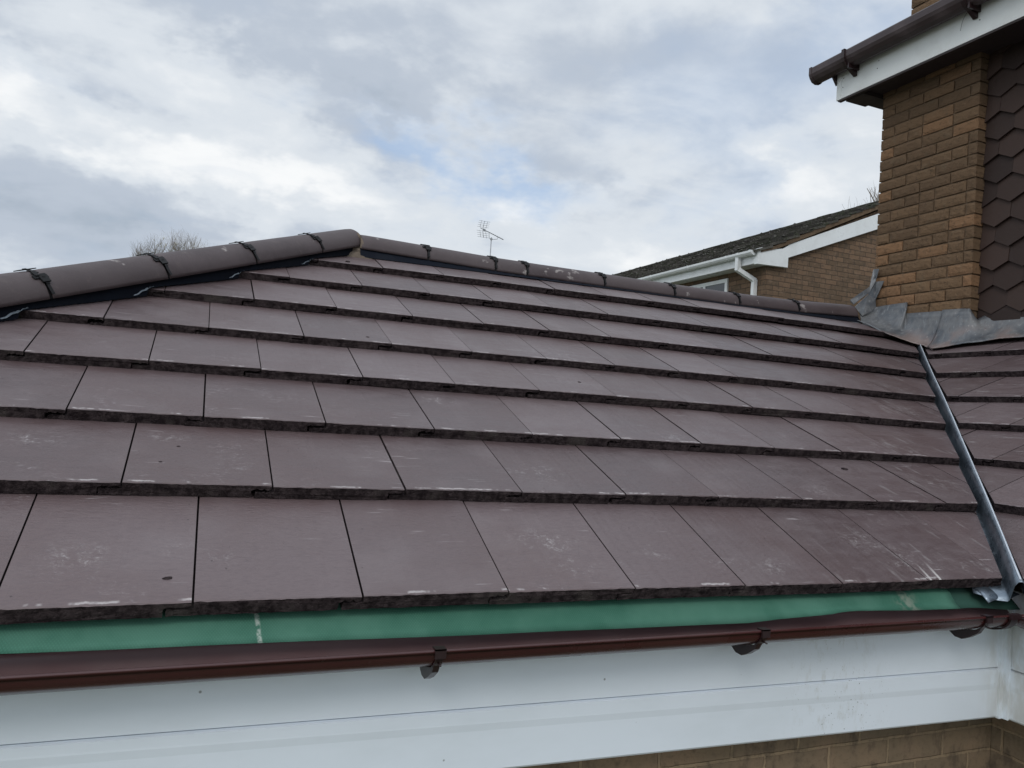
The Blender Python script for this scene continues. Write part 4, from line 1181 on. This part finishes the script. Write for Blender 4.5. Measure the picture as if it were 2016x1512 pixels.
b = MB(); b.prism(gn, lambda p: (7.395 + p[0], GYN - .01, 2.935 + p[1]), lambda p: (7.395 + p[0], 19.1, 2.935 + p[1]), smooth=False)
ng = b.build('gutter', M_PVC, NB)
gnb = [(.001, .004), (-.003, -.035), (-.025, -.066), (-.055, -.072), (-.088, -.060), (-.110, -.032), (-.113, .004)]
for y in (7.52, 7.80, 8.07, 9.06, 10.17, 11.3):
    b = MB(); wv = .012 if y > 7.9 else .02
    b.prism(gnb, lambda p: (7.395 + p[0], y - wv, 2.935 + p[1]), lambda p: (7.395 + p[0], y + wv, 2.935 + p[1])); b.build('gutter_bracket', M_PVC, ng)
b = MB()
hwp = .032
def sq(pts):
    for p, q in zip(pts, pts[1:]):
        p = Vector(p); q = Vector(q); d = q - p; L = d.length; d.normalize()
        s1 = d.cross(Vector((0, 1, 0))).normalized() * hwp; s2 = d.cross(s1).normalized() * hwp
        b.obox((p + q) / 2, d * (L / 2 + .012), s1, s2)
sq([(7.34, 7.83, 2.90), (7.34, 7.83, 2.70), (7.585, 7.74, 2.555), (7.585, 7.74, 2.0), (7.585, 7.74, -2.4)])
b.build('downpipe', M_PVC, NB)
b = MB(); b.box((7.622, 8.40, 1.55), (7.628, 9.60, 2.68)); wf = b.build('window', M_PVC, NB)
b = MB()
b.box((7.600, 8.40, 2.62), (7.621, 9.60, 2.68)); b.box((7.600, 8.40, 1.55), (7.621, 8.46, 2.62)); b.box((7.600, 9.54, 1.55), (7.621, 9.60, 2.62)); b.box((7.600, 8.46, 1.55), (7.621, 9.54, 1.61)); b.box((7.600, 8.97, 1.61), (7.621, 9.03, 2.62))
b.build('frame', M_PVC, wf)
b = MB(); b.box((7.612, 8.46, 1.61), (7.618, 8.97, 2.62)); b.box((7.612, 9.03, 1.61), (7.618, 9.54, 2.62)); b.build('pane', M_GLASS, wf)

# ------------------------------------------------------------------ television aerial on a far chimney
AX, AY = 9.28, 24.0
AE = thing('tv_aerial', 'thin grey television aerial with grid reflector on a mast above the ridge', 'aerial', (AX, AY, 5.2))
b = MB(); b.tube([(AX, AY, 3.6), (AX, AY, 6.50)], .019, 8); b.build('mast', M_STEEL, AE)
fwd = Vector((1, -.25, -.38)).normalized()
tip = Vector((AX + .42, AY - .1, 6.47))
bx = Vector((AX - .36, AY + .10, 6.79)); bt = Vector((AX + .43, AY - .10, 6.46))
b = MB(); b.tube([bx - (bt - bx) * .05, bt], .014, 6)
for k in range(9):
    p = bx.lerp(bt, .30 + .08 * k); b.tube([p + Vector((-.01, -.07, 0)), p + Vector((.01, .07, 0))], .006, 5)
b.obox(bx.lerp(bt, .12), (.045, 0, -.01), (0, .03, 0), (0, 0, .03)); b.build('boom', M_STEEL, AE)
b = MB()
mid = bx.lerp(bt, .06)
for sgn in (1, -1):
    for k in range(4):
        z = .07 + k * .072
        c = mid + Vector((.05 * k / 3 + (.0 if sgn > 0 else -.01), 0, sgn * z))
        b.tube([c + Vector((-.24, -.08, -.022)), c + Vector((.24, .08, .022))], .0055, 5)
    for q in (-.8, 0, .8):
        b.tube([mid + Vector((q * .16, q * .06, sgn * .05)), mid + Vector((.05 + q * .16, q * .06, sgn * .30))], .0065 if q else .010, 5)
b.build('reflector', M_STEEL, AE)
b = MB(); P1 = bx.lerp(bt, .34); P2 = bx.lerp(bt, .73); cc = Vector((AX, AY, 6.44))
b.tube([P1, P1 + Vector((.01, 0, -.10)), cc + Vector((-.08, 0, .02)), cc, cc + Vector((.05, 0, -.005)), P2 + Vector((-.005, 0, -.09)), P2], .010, 6)
b.obox(cc, (.03, 0, 0), (0, .03, 0), (0, 0, .03)); b.build('bracket', M_STEEL, AE)
FAR = thing('distant_house', 'brick house with chimney far behind the ridge, carrying the television aerial', 'house', (AX, AY, -2.5))
b = MB(); b.box((5.6, 24.4, -2.5), (13.2, 31.4, 2.2)); b.build('wall', M_NBX, FAR)
b = MB(); b.prism([(24.1, 2.15), (31.7, 2.15), (27.9, 4.2)], lambda p: (5.3, p[0], p[1]), lambda p: (13.5, p[0], p[1])); b.build('roof', M_MOSS, FAR)
b = MB(); b.box((8.85, 24.04, -2.4), (9.6, 24.38, 4.9)); b.build('chimney', M_NBX, FAR)

# ------------------------------------------------------------------ bare trees
def grow(b, p, d, L, r, depth, rb, bend=.25, lim=None, spread=.5):
    segs = 4; pts = [Vector(p)]; rad = [r]; q = Vector(p); dd = Vector(d).normalized()
    kids = []
    for i in range(segs):
        dd = (dd + Vector((rb.uniform(-1, 1), rb.uniform(-1, 1), rb.uniform(-.3, .9))) * bend * .4).normalized()
        q = q + dd * L / segs; pts.append(q.copy()); rad.append(r * (1 - .5 * (i + 1) / segs))
        if depth > 0 and i > 0: kids.append((q.copy(), dd.copy(), rad[-1]))
    b.tube(pts, rad, 5 if r > .02 else 3)
    if depth > 0:
        for (kp, kd, kr) in kids:
            for _ in range(2 if depth < 4 else 1):
                sd_ = Vector((rb.uniform(-1, 1), rb.uniform(-1, 1), rb.uniform(-.2, .8))).normalized()
                nd = (kd * (1 - spread) + sd_ * spread).normalized()
                if lim and not lim(kp + nd * L * .5): continue
                grow(b, kp, nd, L * rb.uniform(.55, .78), kr * .72, depth - 1, rb, bend, lim, spread)
tr = thing('bare_tree', 'leafless bushy tree top showing just above the hip at left', 'tree', (-.55, 15.0, -2.5))
b = MB(); rb = random.Random(12)
b.tube([(-.55, 15, -2.5), (-.52, 15, -.5), (-.50, 15, .9)], [.13, .10, .075], 8); b.build('trunk', M_BARK, tr)
b = MB()
lim1 = lambda p: (abs(p.x + .58) < .78 and p.z < 3.46 - .5 * abs(p.x + .55) and abs(p.y - 15) < 1.2)
for k in range(8):
    a = k * 2 * pi / 8 + .3
    grow(b, (-.50, 15, .75 + .03 * k), (.28 * cos(a), .35 * sin(a), 1), 1.25, .032, 4, rb, .4, lim1, .42)
for _ in range(150):
    x = -.62 + rb.gauss(0, .17); z = rb.uniform(2.7, 3.22); y = 15 + rb.gauss(0, .25)
    c = Vector((x, y, z)); b.tube([c, c + Vector((rb.uniform(-.03, .03), 0, .04))], .0045, 4, m=1)
b.build('crown', [M_BARK, M_BUD], tr)
tr2 = thing('bare_tree', 'bare branching twigs rising beyond the neighbour roof beside the chimney', 'tree', (18.6, 14.6, -2.5))
b = MB(); b.tube([(18.6, 14.6, -2.5), (18.5, 14.6, 1), (18.45, 14.6, 4.2)], [.22, .17, .11], 8); b.build('trunk', M_BARK, tr2)
b = MB(); rb = random.Random(31)
b.tube([(18.45, 14.6, 4.0), (17.6, 14.3, 5.3), (16.95, 14.1, 6.35), (16.70, 14.02, 6.66), (16.52, 14.0, 6.83), (16.34, 14.0, 7.02)], [.07, .05, .03, .020, .013, .007], 5)
for p, q, r in (((16.58, 14, 6.77), (16.66, 14, 7.12), .008), ((16.52, 14, 6.84), (16.36, 14, 6.98), .007), ((16.48, 14, 6.86), (16.47, 14, 6.55), .007),
                ((16.44, 14, 6.92), (16.52, 14, 7.06), .006), ((16.64, 14, 6.98), (16.58, 14, 7.08), .005), ((16.70, 14, 6.66), (16.78, 14, 7.0), .009)):
    b.tube([p, Vector(p).lerp(Vector(q), .5) + Vector((.02, 0, .01)), q], [r, r * .8, r * .5], 4)
lim2 = lambda p: p.x > 16.9 + max(0, p.z - 6.4) * .9
for k in range(6):
    a = k * 2 * pi / 6
    grow(b, (18.45, 14.6, 3.6 + .1 * k), (.5 * cos(a), .5 * sin(a), 1), 2.0, .06, 3, rb, .4, lim2, .45)
b.build('crown', M_BARK, tr2)

# ------------------------------------------------------------------ crumbs of mortar and grit on the tiles
rb = random.Random(8)
def crumb(a, y, size, elong, label, rot=0.0):
    s = y / cos(TH); n = surf_n(s, a / W)
    c = Vector(P_main(a, s, n)); nv = Vector((0, -sin(TH), cos(TH))); tv = Vector((0, cos(TH), sin(TH))); xv = Vector((1, 0, 0))
    bm = bmesh.new(); bmesh.ops.create_icosphere(bm, subdivisions=2, radius=1)
    for v in bm.verts:
        f = 1 + .35 * mnoise.noise(v.co * 1.8 + Vector((a * 9, y * 7, 0)))
        p = v.co * f; u_ = p.x * size * elong; w_ = p.y * size; h_ = max(p.z, -.3) * size * .55
        v.co = xv * (u_ * cos(rot) - w_ * sin(rot)) + tv * (u_ * sin(rot) + w_ * cos(rot)) + nv * (h_ + size * .15)
    me = bpy.data.meshes.new('mortar_crumb'); bm.to_mesh(me); bm.free(); me.materials.append(M_NOSE)
    o = bpy.data.objects.new('mortar_crumb', me); COL.objects.link(o); o.location = c
    props(o, label, 'debris', 'crumbs lying on the roof tiles')
crumb(-.047, .055, .0042, 2.3, 'oblong dark mortar crumb on the lowest tile course at left', .1)
crumb(.542, 1.29, .0055, 1.3, 'dark speck of grit on the fifth tile course from the eave')
crumb(.610, 2.235, .008, 1.5, 'dark chip on the topmost tile course just below the ridge mortar', .2)
crumb(-.053, .505, .0035, 1.4, 'upper of two small crumbs at left of the second tile course')
crumb(-.087, .421, .0035, 1.4, 'lower of two small crumbs at left of the second tile course')
crumb(1.306, 1.062, .0055, 1.2, 'small dark crumb mid roof on the fourth tile course')
crumb(2.114, .545, .0075, 2.0, 'largest dark crumb, tucked under a nose near the valley', -.1)

# ------------------------------------------------------------------ ground
b = MB()
b.add([(-600, -600, -2.5), (600, -600, -2.5), (600, 600, -2.5), (-600, 600, -2.5)], [(0, 1, 2, 3)])
gd = b.build('ground', mg); props(gd, kind='structure')
